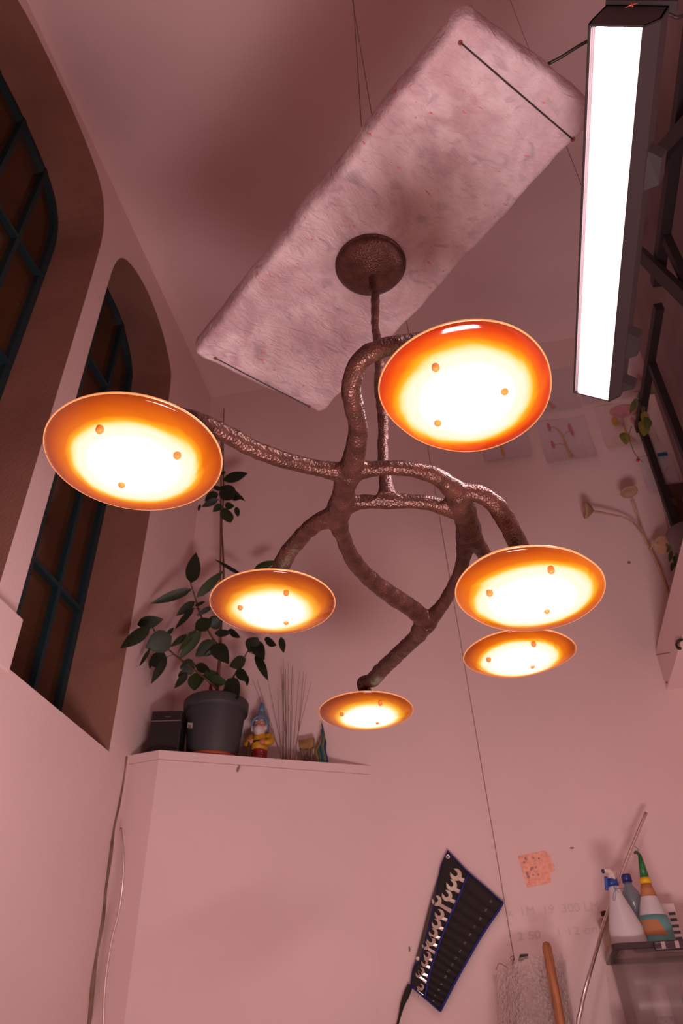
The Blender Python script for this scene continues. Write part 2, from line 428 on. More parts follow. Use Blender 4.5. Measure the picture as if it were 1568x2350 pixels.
# platform edge (bulkhead) along the right wall
bm = BM(); box(bm, W(.92, -.6, 1.71), W(XR, D, 1.93)); tr = obj('trim_2', bm, M['wall'], smooth=False); tr['kind'] = 'structure'
bm = BM(); tube(bm, [at(x, y, 0, .919) for x, y in ((1494, 1504), (1512, 1502), (1538, 1498))], .002, 5); obj('crack', bm, M['crack'], tr)
for x, y, r in ((1531, 1566, .005),):
    bm = BM(); ell(bm, at(x, y, 0, .918), r, r, r, 8); obj('nail_hole', bm, M['blackpl'], tr)

# flakes and marks on the back wall
for x, y, sx, sy in ((1313, 1946, .010, .004), (633, 2137, .004, .012), (835, 2240, .003, .014), (940, 2178, .004, .012), (1444, 1291, .010, .010), (820, 2070, .004, .003), (430, 1903, .003, .004)):
    bm = BM(); p = at(x, y, 1, 3.998) if x > 500 else at(x, y, 1, 3.62)
    if x <= 500: continue
    ell(bm, p, sx, .003, sy, 8); obj('paint_flake', bm, M['crack'], wb)
bm = BM(); p = at(548, 1765, 1, 3.70)
tube(bm, [at(551, 1758, 1, 3.683), at(547, 1764, 1, 3.69), at(545, 1771, 1, 3.69)], [.004, .007, .004], 6); obj('paint_flake', bm, M['crack'], led)

# corbel like block standing at the foot of the pier between the windows
bm = BM(); box(bm, W(XL-.12, 2.02, SILL-.06), W(XL+.06, 2.37, SILL+.17)); bevel(bm, .006)
o = obj('corbel', bm, M['wall'], wl, smooth=False)

# ================================================================== SLAB
SZ = 2.0
P1, P2, P3, P4 = Vector((.170, .752)), Vector((.484, 1.058)), Vector((-.442, 1.955)), Vector((-.800, 1.588))
def slab():
    cs = [P1, P2, P3, P4]; out = []
    for i in range(4):
        p, a, b = cs[i], cs[i-1], cs[(i+1) % 4]; rc = .038
        u = (a-p).normalized(); v = (b-p).normalized()
        s, e = p+u*rc, p+v*rc
        for k in range(5):
            t = k/4; out.append((s*(1-t)**2+p*2*t*(1-t)+e*t*t))
        nx = cs[(i+1) % 4]; L = (nx-p).length; k = int(L/.05)
        st = p+v*rc; en = nx-v*rc
        for j in range(1, k): out.append(lerp(st, en, j/k))
    n = len(out); c = sum(out, Vector((0, 0)))/n
    src = list(out)
    for i in range(n):
        t = (src[(i+1) % n]-src[i-1]).normalized(); nn = Vector((t.y, -t.x))
        if nn.dot(src[i]-c) < 0: nn = -nn
        out[i] = (src[i], nn, .0025*math.sin(i*.9)+.002*math.sin(i*2.3+1)+random.uniform(-.001, .001))
    bm = BM(); rings = []
    for off, z in ((-.016, .000), (-.008, .003), (-.002, .010), (0, .022), (.004, .045), (0, .075), (-.008, .083), (-.06, .085)):
        rings.append([bm.verts.new((p.x+nn.x*(off+wv), p.y+nn.y*(off+wv), SZ+CZ+z)) for p, nn, wv in out])
    for a, b in zip(rings, rings[1:]):
        for i in range(n): bm.faces.new((a[i], a[(i+1) % n], b[(i+1) % n], b[i]))
    bm.faces.new(rings[0]); bm.faces.new(rings[-1])
    return bm
cen = (P1+P2+P3+P4)/4
sl = thing('hanging_slab', 'long pale trowelled plaster slab hanging below the ceiling on cables', 'slab', (cen.x, cen.y, SZ+CZ))
M['slab'] = slab_mat()
sb_ = obj('slab_body', slab(), M['slab'], sl)
for p_ in sb_.data.polygons:
    if abs(p_.normal.z) > .995: p_.use_smooth = False
ring_top = Vector((-.165, 1.39, SZ+.42+CZ))
for a, b in (((1057, 98), (1315, 320)), ((495, 822), (710, 933))):
    pa, pb = at(*a, 2, SZ-.001), at(*b, 2, SZ-.001)
    bm = BM(); mid = lerp(pa, pb, .4)+Vector((0, 0, -.002))
    tube(bm, [pa+Vector((0, 0, .02)), pa, mid, pb, pb+Vector((0, 0, .02))], .0022, 6)
    for q in (pa, pb): tube(bm, [q+Vector((0, 0, .085)), ring_top], .0015, 5)
    obj('sling_cable', bm, M['cable'], sl, smooth=False)
    for q in (pa, pb):
        bm = BM(); lathe(bm, q+Vector((0, 0, -.0008)), q+Vector((0, 0, .004)), [(0, 0), (0, .006), (1, .006), (1, 0)], 12)
        obj('cable_hole', bm, mat('hole_rust', (.22, .045, .03), .9), sl)
bm = BM()
for k in range(24):
    a = 2*math.pi*k/24; a2 = 2*math.pi*(k+1)/24
    tube(bm, [ring_top+Vector((.018*math.cos(a), 0, .018*math.sin(a))), ring_top+Vector((.018*math.cos(a2), 0, .018*math.sin(a2)))], .003, 6, caps=False)
obj('lifting_ring', bm, M['steel'], sl)

# pulley and hoist rope
pul = W(-.181, 1.395, 4.40)
pt = thing('pulley', 'small steel pulley on the ceiling above the chandelier, holding the hoist rope', 'pulley', (pul.x, pul.y, H+CZ))
bm = BM(); lathe(bm, pul+Vector((-.008, 0, .0)), pul+Vector((.008, 0, .0)), [(0, 0), (0, .03), (.4, .022), (.6, .022), (1, .03), (1, 0)], 20); obj('wheel', bm, M['steel'], pt)
bm = BM(); box(bm, pul+Vector((-.014, -.012, -.01)), pul+Vector((-.010, .012, .088))); box(bm, pul+Vector((.010, -.012, -.01)), pul+Vector((.014, .012, .088))); box(bm, pul+Vector((-.03, -.03, .082)), pul+Vector((.03, .03, .086))); obj('bracket', bm, M['steel'], pt, smooth=False)
anc = W(-.035, 3.975, .533)
bm = BM()
tube(bm, [ring_top, Vector((ring_top.x, ring_top.y, pul.z-.02)), pul+Vector((0, -.02, .012)), pul+Vector((0, .0, .024)), pul+Vector((0, .022, .005)), lerp(pul, anc, .5), anc], .0017, 6)
# loop and tails at the tie off
lp = [anc+Vector((0, -.004, .0)), at(1176, 2215, 1, 3.965), at(1180, 2232, 1, 3.96), at(1183, 2245, 1, 3.965), at(1186, 2260, 1, 3.97)]
tube(bm, lp, .003, 6, 3)
tube(bm, [at(1174, 2205, 1, 3.96), at(1172, 2197, 1, 3.96), at(1177, 2194, 1, 3.97), at(1181, 2200, 1, 3.97), at(1180, 2212, 1, 3.965)], .0015, 5, 3)
tube(bm, [at(1139, 2226, 1, 3.93), at(1142, 2217, 1, 3.94), at(1147, 2211, 1, 3.95), at(1165, 2220, 1, 3.96), at(1180, 2227, 1, 3.965)], .0013, 5, 3)
tube(bm, [at(1182, 2232, 1, 3.965), at(1195, 2233, 1, 3.95), at(1213, 2242, 1, 3.93)], .0013, 5, 3)
tube(bm, [at(1185, 2233, 1, 3.965), at(1195, 2240, 1, 3.95), at(1202, 2248, 1, 3.94)], .001, 5, 3)
tube(bm, [at(1186, 2258, 1, 3.97), at(1192, 2310, 1, 3.975), at(1200, 2400, 1, 3.98), W(-.01, 3.985, -.3)], .0016, 5, 2)
o = obj('hoist_rope', bm, M['rope'], smooth=False); tag(o, 'thin grey rope running from the ceiling pulley down to a knot on the back wall', 'rope')

# ================================================================== CHANDELIER
ch = thing('chandelier', 'branching hammered bronze chandelier with six glowing amber glass dishes', 'chandelier', W(-.162, 1.39, SZ))
ZB = 1.13
SH = {  # centre, radius, harmonics, ramp, seed, screws px
 'far_left': (( -.612, 1.035, 1.024), .170, AMB, 1.3, ((229, 985), (407, 1044), (280, 1110)), (0, 0, 0, 0), (0, 0), 'dark orange rimmed glass dish at the left end'),
 'top_right': ((.039, 1.091, 1.117), .168, RED, 4.1, ((1000, 843), (1158, 897), (1005, 969)), (.03, .9, .035, .75), (-.012, 0), 'red rimmed glass dish, egg shaped'),
 'low_left': ((-.532, 1.744, 1.095), .168, DRK, 7.7, ((657, 1360), (552, 1393), (657, 1427)), (.0, 0, .006, 0), (0, 0), 'copper rimmed glass dish at the lower left'),
 'right': ((.13, 1.566, .932), .169, AMB, 10.2, ((1265, 1308), (1124, 1360), (1255, 1400)), (.01, .3, .012, .5), (.01, 0), 'orange rimmed glass dish with streaks, lowest on the right'),
 'low_right': ((.119, 2.237, 1.112), .172, AMB, 15.5, ((1225, 1478), (1122, 1513), (1222, 1528)), (.02, .1, .012, 0), (0, 0), 'glass dish partly hidden behind the right dish'),
 'bottom': ((-.436, 2.651, 1.158), .171, DRK, 20.9, ((873, 1614), (785, 1638), (866, 1657)), (0, 0, 0, 0), (.01, 0), 'glass dish farthest from the camera'),
}
OUT = {'top_right': ((1100, 737), (1180, 753), (1240, 802), (1263, 860), (1262, 910), (1240, 960), (1180, 1010), (1090, 1039), (1010, 1030), (930, 990), (885, 942), (869, 900), (882, 850), (920, 802), (980, 763), (1040, 743)),
 'right': ((1225, 1257), (1290, 1262), (1350, 1288), (1388, 1333), (1386, 1365), (1355, 1405), (1300, 1436), (1230, 1450), (1150, 1446), (1090, 1421), (1052, 1386), (1047, 1355), (1070, 1314), (1110, 1282), (1160, 1263)),
 'low_right': ((1205, 1446), (1260, 1450), (1300, 1464), (1324, 1489), (1319, 1505), (1290, 1525), (1240, 1545), (1180, 1557), (1120, 1551), (1080, 1536), (1064, 1517), (1072, 1495), (1100, 1473), (1150, 1453))}
hub = {k: W(*v[0])+Vector((0, 0, .085)) for k, v in SH.items()}
def B(x, y, z=ZB): return at(x, y, 2, z)
def rad(p, px):
    d = (p-Vector((0, 0, CZ))).dot(R2); return px*.5*d/F
bm = BM()
def arm(pts, wpx, end=None, endr=None):
    P = []; Rr = []
    for i, q in enumerate(pts):
        p = B(*q); P.append(p); wv = wpx[i] if isinstance(wpx, (list, tuple)) else wpx; Rr.append(rad(p, wv))
    if end is not None:
        P.append(end+Vector((0, 0, .03))); Rr.append(endr or Rr[-1]*.95)
        P.append(end); Rr.append(Rr[-1])
    tube(bm, P, Rr, 12, 6)
arm([(800, 1090, 1.13), (815, 1040, 1.13), (822, 985, 1.135), (812, 930, 1.14), (806, 885, 1.15), (822, 835, 1.17), (862, 805, 1.19), (915, 790, 1.21)], [58, 52, 46, 46, 46, 46, 46, 44], W(.01, 1.06, 1.215), .020)
arm([(800, 1085, 1.13), (750, 1078, 1.13), (690, 1066, 1.125), (620, 1044, 1.12), (550, 1013, 1.12), (490, 980, 1.12), (440, 962, 1.12)], [52, 40, 38, 40, 42, 42, 42], W(-.57, 1.04, 1.115), .018)
arm([(815, 1080), (860, 1076), (910, 1074), (960, 1080), (1005, 1095), (1050, 1130)], [52, 38, 36, 38, 42, 52])
arm([(800, 1085), (790, 1120), (785, 1155), (772, 1185)], [64, 52, 60, 60])
arm([(790, 1160), (835, 1152), (890, 1152), (945, 1150), (1000, 1158), (1055, 1172)], [50, 34, 34, 34, 38, 50])
arm([(1048, 1130), (1060, 1160), (1072, 1195), (1076, 1225)], [58, 56, 56, 60])
arm([(1050, 1132, 1.13), (1085, 1130, 1.13), (1120, 1145, 1.12), (1150, 1175, 1.10), (1172, 1215, 1.07), (1190, 1250, 1.05), (1205, 1285, 1.03)], [50, 42, 42, 46, 46, 44, 42], W(.13, 1.566, 1.0), .020)
arm([(1076, 1220, 1.13), (1098, 1250, 1.13), (1116, 1280, 1.14), (1150, 1340, 1.16), (1180, 1400, 1.19)], [50, 36, 34, 32, 30], W(.119, 2.2, 1.20), .020)
arm([(1070, 1222), (1064, 1280), (1048, 1330), (1018, 1385), (985, 1425)], [48, 34, 30, 30, 38])
arm([(772, 1185), (788, 1235), (815, 1290), (860, 1337), (912, 1375), (950, 1400), (978, 1428)], [56, 36, 38, 40, 42, 42, 42])
arm([(770, 1182, 1.13), (725, 1202, 1.13), (685, 1240, 1.14), (655, 1280, 1.155), (635, 1320, 1.17)], [52, 40, 40, 40, 38], W(-.532, 1.744, 1.17), .020)
arm([(978, 1425, 1.13), (955, 1462, 1.135), (915, 1500, 1.16), (878, 1535, 1.20), (855, 1560, 1.235)], [54, 36, 35, 34, 34], W(-.436, 2.60, 1.225), .020)
# stem
S = [(-.163, 1.39, 1.995), (-.162, 1.39, 1.93), (-.157, 1.388, 1.86), (-.163, 1.392, 1.74), (-.155, 1.39, 1.62), (-.163, 1.388, 1.50), (-.159, 1.392, 1.38), (-.164, 1.39, 1.26), (-.162, 1.392, 1.17), (-.162, 1.395, 1.125)]
tube(bm, [W(*p) for p in S], [.0125, .0115, .013, .0115, .013, .0125, .0135, .013, .016, .026], 12, 6)
for q, r in (((800, 1085), 62), ((775, 1175), 60), ((1055, 1150), 56), ((1074, 1215), 54), ((975, 1430), 48)):
    p = B(*q); ell(bm, p, rad(p, r), rad(p, r), rad(p, r)*.9, 16)
fr = obj('branch_frame', bm, M['bronze'], ch)
md = fr.modifiers.new('remesh', 'REMESH'); md.mode = 'VOXEL'; md.voxel_size = .0042; md.use_smooth_shade = True
md = fr.modifiers.new('smooth', 'SMOOTH'); md.factor = .5; md.iterations = 9
tx = bpy.data.textures.new('lumps', 'CLOUDS'); tx.noise_scale = .03
md = fr.modifiers.new('lumps', 'DISPLACE'); md.texture = tx; md.strength = .006; md.mid_level = .42; md.texture_coords = 'LOCAL'
# canopy
bm = BM(); c0 = W(-.162, 1.372, SZ)
lathe(bm, c0+Vector((0, 0, .002)), c0+Vector((0, 0, -.045)), [(0, .1), (0, .104), (.12, .106), (.2, .104), (.24, .099), (.32, .101), (.5, .092), (.68, .074), (.84, .048), (.95, .022), (1, .0)], 40)
obj('canopy', bm, M['bronze'], ch)

M['screw'] = mat('orange_screw', (.85, .30, .05), .45)
M['rim'] = mat('pale_amber_rim', (.60, .25, .12), .12, coat=.5)
_e = M['rim'].node_tree.nodes['Principled BSDF']; _e.inputs['Emission Color'].default_value = (.95, .34, .08, 1); _e.inputs['Emission Strength'].default_value = .42
for key, (c, R, rp, seed, scr, hm, off, lab) in SH.items():
    C = W(*c); n = 72
    if key in OUT:
        pol = sorted([(math.atan2(q.y-C.y, q.x-C.x), (q-C).length) for q in [at(*p_, 2, c[2]) for p_ in OUT[key]]])
        pol = [(pol[-1][0]-2*math.pi, pol[-1][1])]+pol+[(pol[0][0]+2*math.pi, pol[0][1])]
        def rlin(a):
            a = (a+math.pi) % (2*math.pi)-math.pi
            for (a0_, r0_), (a1_, r1_) in zip(pol, pol[1:]):
                if a0_ <= a <= a1_: return lerp(r0_, r1_, (a-a0_)/(a1_-a0_))
            return R
        def rr(a): return sum(rlin(a+.06*k)*w_ for k, w_ in zip(range(-4, 5), (1, 2, 3, 4, 5, 4, 3, 2, 1)))/25
    else:
      def rr(a): return R*(1+hm[0]*math.cos(a-hm[1])+hm[2]*math.cos(2*a-hm[3]*2))
    Rm = R
    if key in OUT:
        an_ = [2*math.pi*k/72 for k in range(72)]; xs_ = [rr(a)*math.cos(a) for a in an_]; ys_ = [rr(a)*math.sin(a) for a in an_]
        off = ((max(xs_)+min(xs_))/2, (max(ys_)+min(ys_))/2); Rm = max(math.hypot(x-off[0], y-off[1]) for x, y in zip(xs_, ys_))*.985
    bm = BM(); rings = []
    prof = [(0, -.024), (.2, -.0235), (.4, -.0215), (.6, -.017), (.75, -.012), (.88, -.0055), (.96, -.0015), (.995, .002)]
    up = [(.985, .006), (.95, .004), (.8, -.004), (.6, -.011), (.3, -.017), (0, -.019)]
    for f, z in prof+up:
        if f == 0: rings.append([bm.verts.new(C+Vector((0, 0, z)))])
        else: rings.append([bm.verts.new(C+Vector((math.cos(2*math.pi*k/n)*rr(2*math.pi*k/n)*f, math.sin(2*math.pi*k/n)*rr(2*math.pi*k/n)*f, z))) for k in range(n)])
    for a, b in zip(rings, rings[1:]):
        for k in range(n):
            k2 = (k+1) % n
            if len(a) == 1: bm.faces.new((a[0], b[k], b[k2]))
            elif len(b) == 1: bm.faces.new((a[k], b[0], a[k2]))
            else: bm.faces.new((a[k], b[k], b[k2], a[k2]))
    sh = obj('shade', bm, shade_mat('blown_glass_'+key, seed, Rm, rp, SHADE_STRENGTH, off=off), ch, origin=C, label=lab)
    bm = BM(); pts = [C+Vector((math.cos(2*math.pi*k/n)*rr(2*math.pi*k/n)*.995, math.sin(2*math.pi*k/n)*rr(2*math.pi*k/n)*.995, .0045)) for k in range(n+1)]
    tube(bm, pts, .0028, 6, caps=False); obj('shade_rim', bm, M['rim'], sh, origin=C)
    for q in scr:
        p = at(*q, 2, c[2]-.020)
        bm = BM(); lathe(bm, p+Vector((0, 0, .010)), p+Vector((0, 0, -.0085)), [(0, .005), (.3, .007), (.75, .0075), (.95, .005), (1, 0)], 12); obj('screw', bm, M['screw'], sh, origin=C)
    # lamp holder above the dish
    bm = BM(); lathe(bm, C+Vector((0, 0, .012)), C+Vector((0, 0, .092)), [(0, .066), (.08, .082), (.16, .083), (.3, .076), (.55, .05), (.8, .028), (1, .022)], 28)
    obj('lamp_holder', bm, M['bronze'], ch)

# ================================================================== LED PANEL
a0 = at(1355, 62, 2, 1.75); s = Vector((.845, 0, -.534)); s.normalize(); nf = Vector((-s.z*-1, 0, 0))
nf = Vector((s.z, 0, -s.x)); nf.normalize()         # pointing down and to the left
L0, LW, LD = 1.036, .102, .085
O = a0
def LP(y, u, d): return O+Vector((0, y, 0))+s*u-nf*d     # d = distance behind the face
lt = thing('led_panel', 'long black strip light with a blinding white face, hanging at the upper right', 'light', LP(L0/2, LW/2, LD))
bm = BM(); e = .006
def q4(*p): bm.faces.new([bm.verts.new(v) for v in p])
wd = LW+.008
prism(bm, [LP(-e, -.004, -.002), LP(-e, -.004, .02), LP(-e, .002, LD), LP(-e, wd+.02, LD), LP(-e, wd+.022, .03), LP(-e, wd, -.002)], (0, .004, 0))
prism(bm, [LP(L0+e, -.004, -.002), LP(L0+e, -.004, .02), LP(L0+e, .002, LD), LP(L0+e, wd+.02, LD), LP(L0+e, wd+.022, .03), LP(L0+e, wd, -.002)], (0, -.004, 0))
prism(bm, [LP(-e, -.004, -.002), LP(-e, -.004, .02), LP(-e, .0, .02), LP(-e, .0, -.002)], (0, L0+2*e, 0))
prism(bm, [LP(-e, -.004, .02), LP(-e, .002, LD), LP(-e, .006, LD), LP(-e, .0, .02)], (0, L0+2*e, 0))
prism(bm, [LP(-e, .002, LD), LP(-e, wd+.02, LD), LP(-e, wd+.02, LD-.004), LP(-e, .002, LD-.004)], (0, L0+2*e, 0))
prism(bm, [LP(-e, wd, -.002), LP(-e, wd+.022, .03), LP(-e, wd+.018, .03), LP(-e, wd-.004, -.002)], (0, L0+2*e, 0))
prism(bm, [LP(-e, wd+.022, .03), LP(-e, wd+.02, LD), LP(-e, wd+.016, LD), LP(-e, wd+.018, .03)], (0, L0+2*e, 0))
obj('housing', bm, M['black'], lt, smooth=False)
bm = BM()
for u_ in (.0015, .0055, .0095): prism(bm, [LP(.002, u_, .0), LP(.002, u_+.0015, .0), LP(.002, u_+.0015, .006), LP(.002, u_, .006)], (0, L0-.004, 0))
obj('edge_lens', bm, mat('milky_lens', (.85, .75, .8), .3), lt, smooth=False)
bm = BM(); prism(bm, [LP(0, .012, .004), LP(0, LW, .004), LP(L0, LW, .004), LP(L0, .012, .004)], -nf*.002)
obj('diffuser', bm, emis('led_white', LED_COL, LED_STRENGTH), lt, smooth=False)
# end plate with hook, driver boxes
bm = BM(); prism(bm, [LP(-.014, .0, LD), LP(-.014, wd+.035, LD), LP(-.014, wd+.035, LD+.010), LP(-.014, .0, LD+.010)], (0, .02, 0)); obj('end_plate', bm, M['black'], lt, smooth=False)
bm = BM(); hp = at(1450, 17, 1, a0.y-.018)
tube(bm, [hp+Vector((-.014, -.004, -.004)), hp+Vector((-.006, -.008, -.010)), hp+Vector((.008, -.008, -.006)), hp+Vector((.012, -.004, .002))], .0012, 5, 3)
tube(bm, [hp+Vector((0, -.004, -.006)), hp+Vector((.001, -.004, .010))], .002, 6)
obj('hook', bm, mat('copper_wire', (.55, .12, .06), .4, metal=.6), lt)
for y0, y1, h in ((.27, .37, .032), (.80, .90, .030), (.985, 1.03, .034)):
    bm = BM(); prism(bm, [LP(y0, wd+.02, .035), LP(y0+.02, wd+.02+h, .045), LP(y1-.01, wd+.02+h, .05), LP(y1, wd+.02, .035)], -nf*.035); obj('bracket', bm, M['black'], lt, smooth=False)
for y, u in ((.0, .062), (.70, .09)):
    p = LP(y, u, LD); bm = BM(); tube(bm, [p, Vector((p.x, p.y, H+CZ))], .0009, 5); obj('suspension_wire', bm, M['cable'], lt, smooth=False)
# black power cords
bm = BM()
tube(bm, [at(1180, 250, 2, 2.088), at(1236, 165, 2, 2.09), at(1290, 130, 2, 2.09), at(1350, 94, 2, 2.09), at(1430, 62, 2, 2.08), at(1500, 39, 2, 2.08), at(1535, 33, 2, 2.08), at(1568, 36, 2, 2.07), W(.75, .82, 2.0), W(1.38, .95, 1.93)], .0042, 8, 5)
o = obj('power_cord', bm, M['cable']); tag(o, 'black power cord running from the plaster slab behind the strip light to the right', 'cable')

# ================================================================== STEEL RACK on the platform
rk = thing('steel_rack', 'dark steel bar rack with diagonal braces along the right wall', 'rack', W(1.2, 3.3, 1.93))
RX = 1.2
def bar(a, b, wv=.05, name='bar', th=.045, dx=0):
    bm = BM(); beam(bm, a+Vector((dx, 0, 0)), b+Vector((dx, 0, 0)), th, wv, Vector((1, 0, 0))); return obj(name, bm, M['black'], rk, smooth=False)
bar(W(RX, 2.93, 3.42), W(RX, 3.95, 3.46), .052, 'rail')
bar(W(RX, .90, 3.50), W(RX, 2.84, 3.50), .06, 'rail', .055)
bar(W(RX, 3.345, 3.44), W(RX, 3.36, 1.93), .045, 'post', .04, .005)
bar(W(RX, 3.90, 3.44), W(RX, 3.92, 1.93), .045, 'post', .04, .005)
bar(W(RX, 2.54, 3.48), W(RX, 2.56, 1.93), .045, 'post', .04, .005)
bar(at(1436, 455, 0, RX), at(1620, 262, 0, RX), .075, 'brace', .03, -.045)
bar(at(1425, 520, 0, RX), at(1625, 705, 0, RX), .075, 'brace', .03, -.045)

# wavy plastic sheet hanging on the right wall
bm = BM(); ny, nz = 90, 14; g = []
for j in range(nz+1):
    z = lerp(1.94, 4.47, j/nz); row = []
    for i in range(ny+1):
        y = lerp(1.7, 3.93, i/ny); base = lerp(1.315, 1.375, (z-1.94)/2.5)
        if z > 4.2: base = lerp(base, 1.383, (z-4.2)/.27*.6)
        row.append(bm.verts.new(W(base+.008*math.sin(i*.55+z*.5)*(1-.6*j/nz), y, z)))
    g.append(row)
for j in range(nz):
    for i in range(ny): bm.faces.new((g[j][i], g[j][i+1], g[j+1][i+1], g[j+1][i]))
o = obj('plastic_sheet', bm, M['curtain']); tag(o, 'dull grey plastic sheet hanging in folds on the right wall behind the rack', 'sheet')

# ================================================================== DRAWINGS on the back wall
pm = {'paper': mat('drawing_paper', (.68, .525, .56), .8, var=.04, vscale=4), 'pink': mat('pink_pencil', (.56, .20, .23), .85, vcol=(.6, .3, .32), vscale=30),
      'rose': mat('rose_pencil', (.52, .12, .17), .85, vcol=(.58, .28, .3), vscale=40), 'ochre': mat('ochre_pencil', (.54, .29, .14), .85, vcol=(.60, .38, .28), vscale=40), 'yel': mat('yellow_pencil', (.62, .33, .08), .85), 'paper2': mat('drawing_paper_peach', (.72, .53, .50), .8)}
def paper(x0, x1, z0, z1, label, curl=.03, pmk='paper', dy=.004):
    t = thing('drawing', label, 'drawing', W((x0+x1)/2, D-dy, z0), 'mushroom lamp drawings taped to the back wall')
    bm = BM(); g = []
    for i in range(9):
        f = i/8; z = lerp(z0, z1, f); c = dy+curl*(1-f)**3
        g.append([bm.verts.new(W(lerp(x0, x1, j/6), D-c-.004*math.sin(j*1.1), z)) for j in range(7)])
    for i in range(8):
        for j in range(6): bm.faces.new((g[i][j], g[i][j+1], g[i+1][j+1], g[i+1][j]))
    obj('sheet', bm, pm[pmk], t, smooth=False)
    def P(u, v):
        f = v; return W(lerp(x0, x1, u), D-(dy+curl*(1-f)**3)-.0075, lerp(z0, z1, v))
    return t, P
def dline(t, P, pts, wds, m_, name='drawn_stem'):
    bm = BM(); pp = crom([Vector((a, b, 0)) for a, b in pts], 5); k = len(pp); L_ = []; R_ = []
    for i, p in enumerate(pp):
        d = (pp[min(i+1, k-1)]-pp[max(i-1, 0)]); l = d.length or 1; nx, ny_ = -d.y/l, d.x/l
        wv = wds if not isinstance(wds, (list, tuple)) else lerp(wds[0], wds[1], i/(k-1))
        wv = max(wv*.5, .0035)
        L_.append(bm.verts.new(P(p.x+nx*wv/.31*.5, p.y+ny_*wv/.41*.5))); R_.append(bm.verts.new(P(p.x-nx*wv/.31*.5, p.y-ny_*wv/.41*.5)))
    for i in range(k-1): bm.faces.new((L_[i], L_[i+1], R_[i+1], R_[i]))
    obj(name, bm, pm[m_], t)
def dcap(t, P, u, v, ru, rv, m_, ang=0, name='drawn_cap'):
    bm = BM(); n = 18; ca, sa = math.cos(ang), math.sin(ang)
    bm.faces.new([bm.verts.new(P(u+(math.cos(2*math.pi*k/n)*ru*ca-math.sin(2*math.pi*k/n)*rv*sa)/.31, v+(math.cos(2*math.pi*k/n)*ru*sa+math.sin(2*math.pi*k/n)*rv*ca)/.41)) for k in range(n)])
    obj(name, bm, pm[m_], t)
t, P = paper(.592, .905, 3.29, 3.70, 'drawing of a lamp with three slim rose buds, centre of the lower row', .045)
dline(t, P, [(.5, .08), (.46, .35), (.44, .62), (.34, .80), (.22, .82)], [.045, .006], 'ochre'); dline(t, P, [(.44, .52), (.5, .63), (.62, .68)], .006, 'ochre'); dline(t, P, [(.47, .35), (.35, .42), (.22, .42)], .005, 'ochre')
dline(t, P, [(.5, .06), (.48, .22)], [.07, .02], 'ochre'); dcap(t, P, .22, .83, .040, .011, 'rose', 1.6); dcap(t, P, .65, .70, .058, .012, 'rose', 1.65); dcap(t, P, .21, .42, .042, .011, 'rose', 1.6)
t, P = paper(.98, 1.30, 3.35, 3.76, 'drawing of a lamp with a big round pink cap, lower row right', .03, 'paper2')
dcap(t, P, .55, .80, .088, .055, 'pink', .0); dcap(t, P, .5, .80, .02, .016, 'yel'); dline(t, P, [(.52, .10), (.46, .35), (.50, .78)], [.05, .007], 'ochre'); dcap(t, P, .32, .60, .045, .02, 'yel', 1.5); dcap(t, P, .66, .55, .03, .014, 'rose', 1.5)
dline(t, P, [(.48, .40), (.42, .52), (.34, .56)], .006, 'ochre'); dline(t, P, [(.52, .08), (.5, .2)], [.09, .03], 'ochre')
t, P = paper(.206, .509, 3.40, 3.80, 'drawing half hidden behind the red rimmed glass dish', .03)
dline(t, P, [(.42, .04), (.40, .3), (.45, .7)], [.04, .01], 'yel'); dcap(t, P, .5, .8, .07, .03, 'pink')
t, P = paper(.60, .905, 3.775, 4.185, 'drawing of a lamp with a drooping pink cap, upper row left', .02)
dline(t, P, [(.40, .04), (.22, .35), (.24, .60), (.32, .72)], [.045, .008], 'ochre'); dcap(t, P, .26, .83, .06, .034, 'pink', -.9); dline(t, P, [(.40, .03), (.34, .14)], [.08, .03], 'ochre')
t, P = paper(.925, 1.235, 3.80, 4.20, 'plain drawing sheet behind the far end of the strip light, upper row', .015)
dline(t, P, [(.5, .2), (.5, .6)], [.03, .008], 'ochre'); dcap(t, P, .5, .7, .05, .02, 'pink')
t, P = paper(1.255, 1.375, 3.84, 4.22, 'narrow drawing sheet with a coral cap beside the plastic sheet', .01)
dcap(t, P, .62, .32, .030, .045, 'pink', .6)
t, P = paper(1.14, 1.345, 2.965, 3.27, 'drawing of an upside down pink lamp beside the rack posts, lowest sheet', .01)
dcap(t, P, .72, .10, .056, .020, 'rose', .1); dline(t, P, [(.72, .14), (.60, .40), (.80, .62)], [.014, .005], 'ochre'); dline(t, P, [(.70, .16), (.9, .18)], .005, 'ochre')
bm = BM(); box(bm, at(1511, 1048, 1, 3.985)-Vector((0, .0, 0)), at(1531, 1038, 1, 3.985)+Vector((0, .001, 0))); o = obj('tape', bm, M['bluetape'], smooth=False); tag(o, 'strip of blue tape above the lowest drawing', 'tape')

# rough rose relief picture between the rack posts and the platform
t = thing('relief_picture', 'brown and pink textured rose relief leaning at the back wall', 'picture', W(1.27, 3.96, 2.50))
bm = BM(); box(bm, W(1.215, 3.965, 2.46), W(1.355, 3.99, 3.0)); obj('backing', bm, mat('brown_board', (.12, .055, .035), .8), t, smooth=False)
rm = mat('rose_clay', (.34, .15, .12), .8, vcol=(.14, .07, .05), vscale=25, bump=.004, bscale=50)
for i in range(18):
    bm = BM(); x = random.uniform(1.24, 1.335); z = random.uniform(2.5, 2.93); r = random.uniform(.018, .032)
    for k in range(3): ell(bm, W(x, 3.962-k*.006, z), r*(1-k*.28), .012, r*(1-k*.28), 10)
    obj('rose', bm, rm, t)

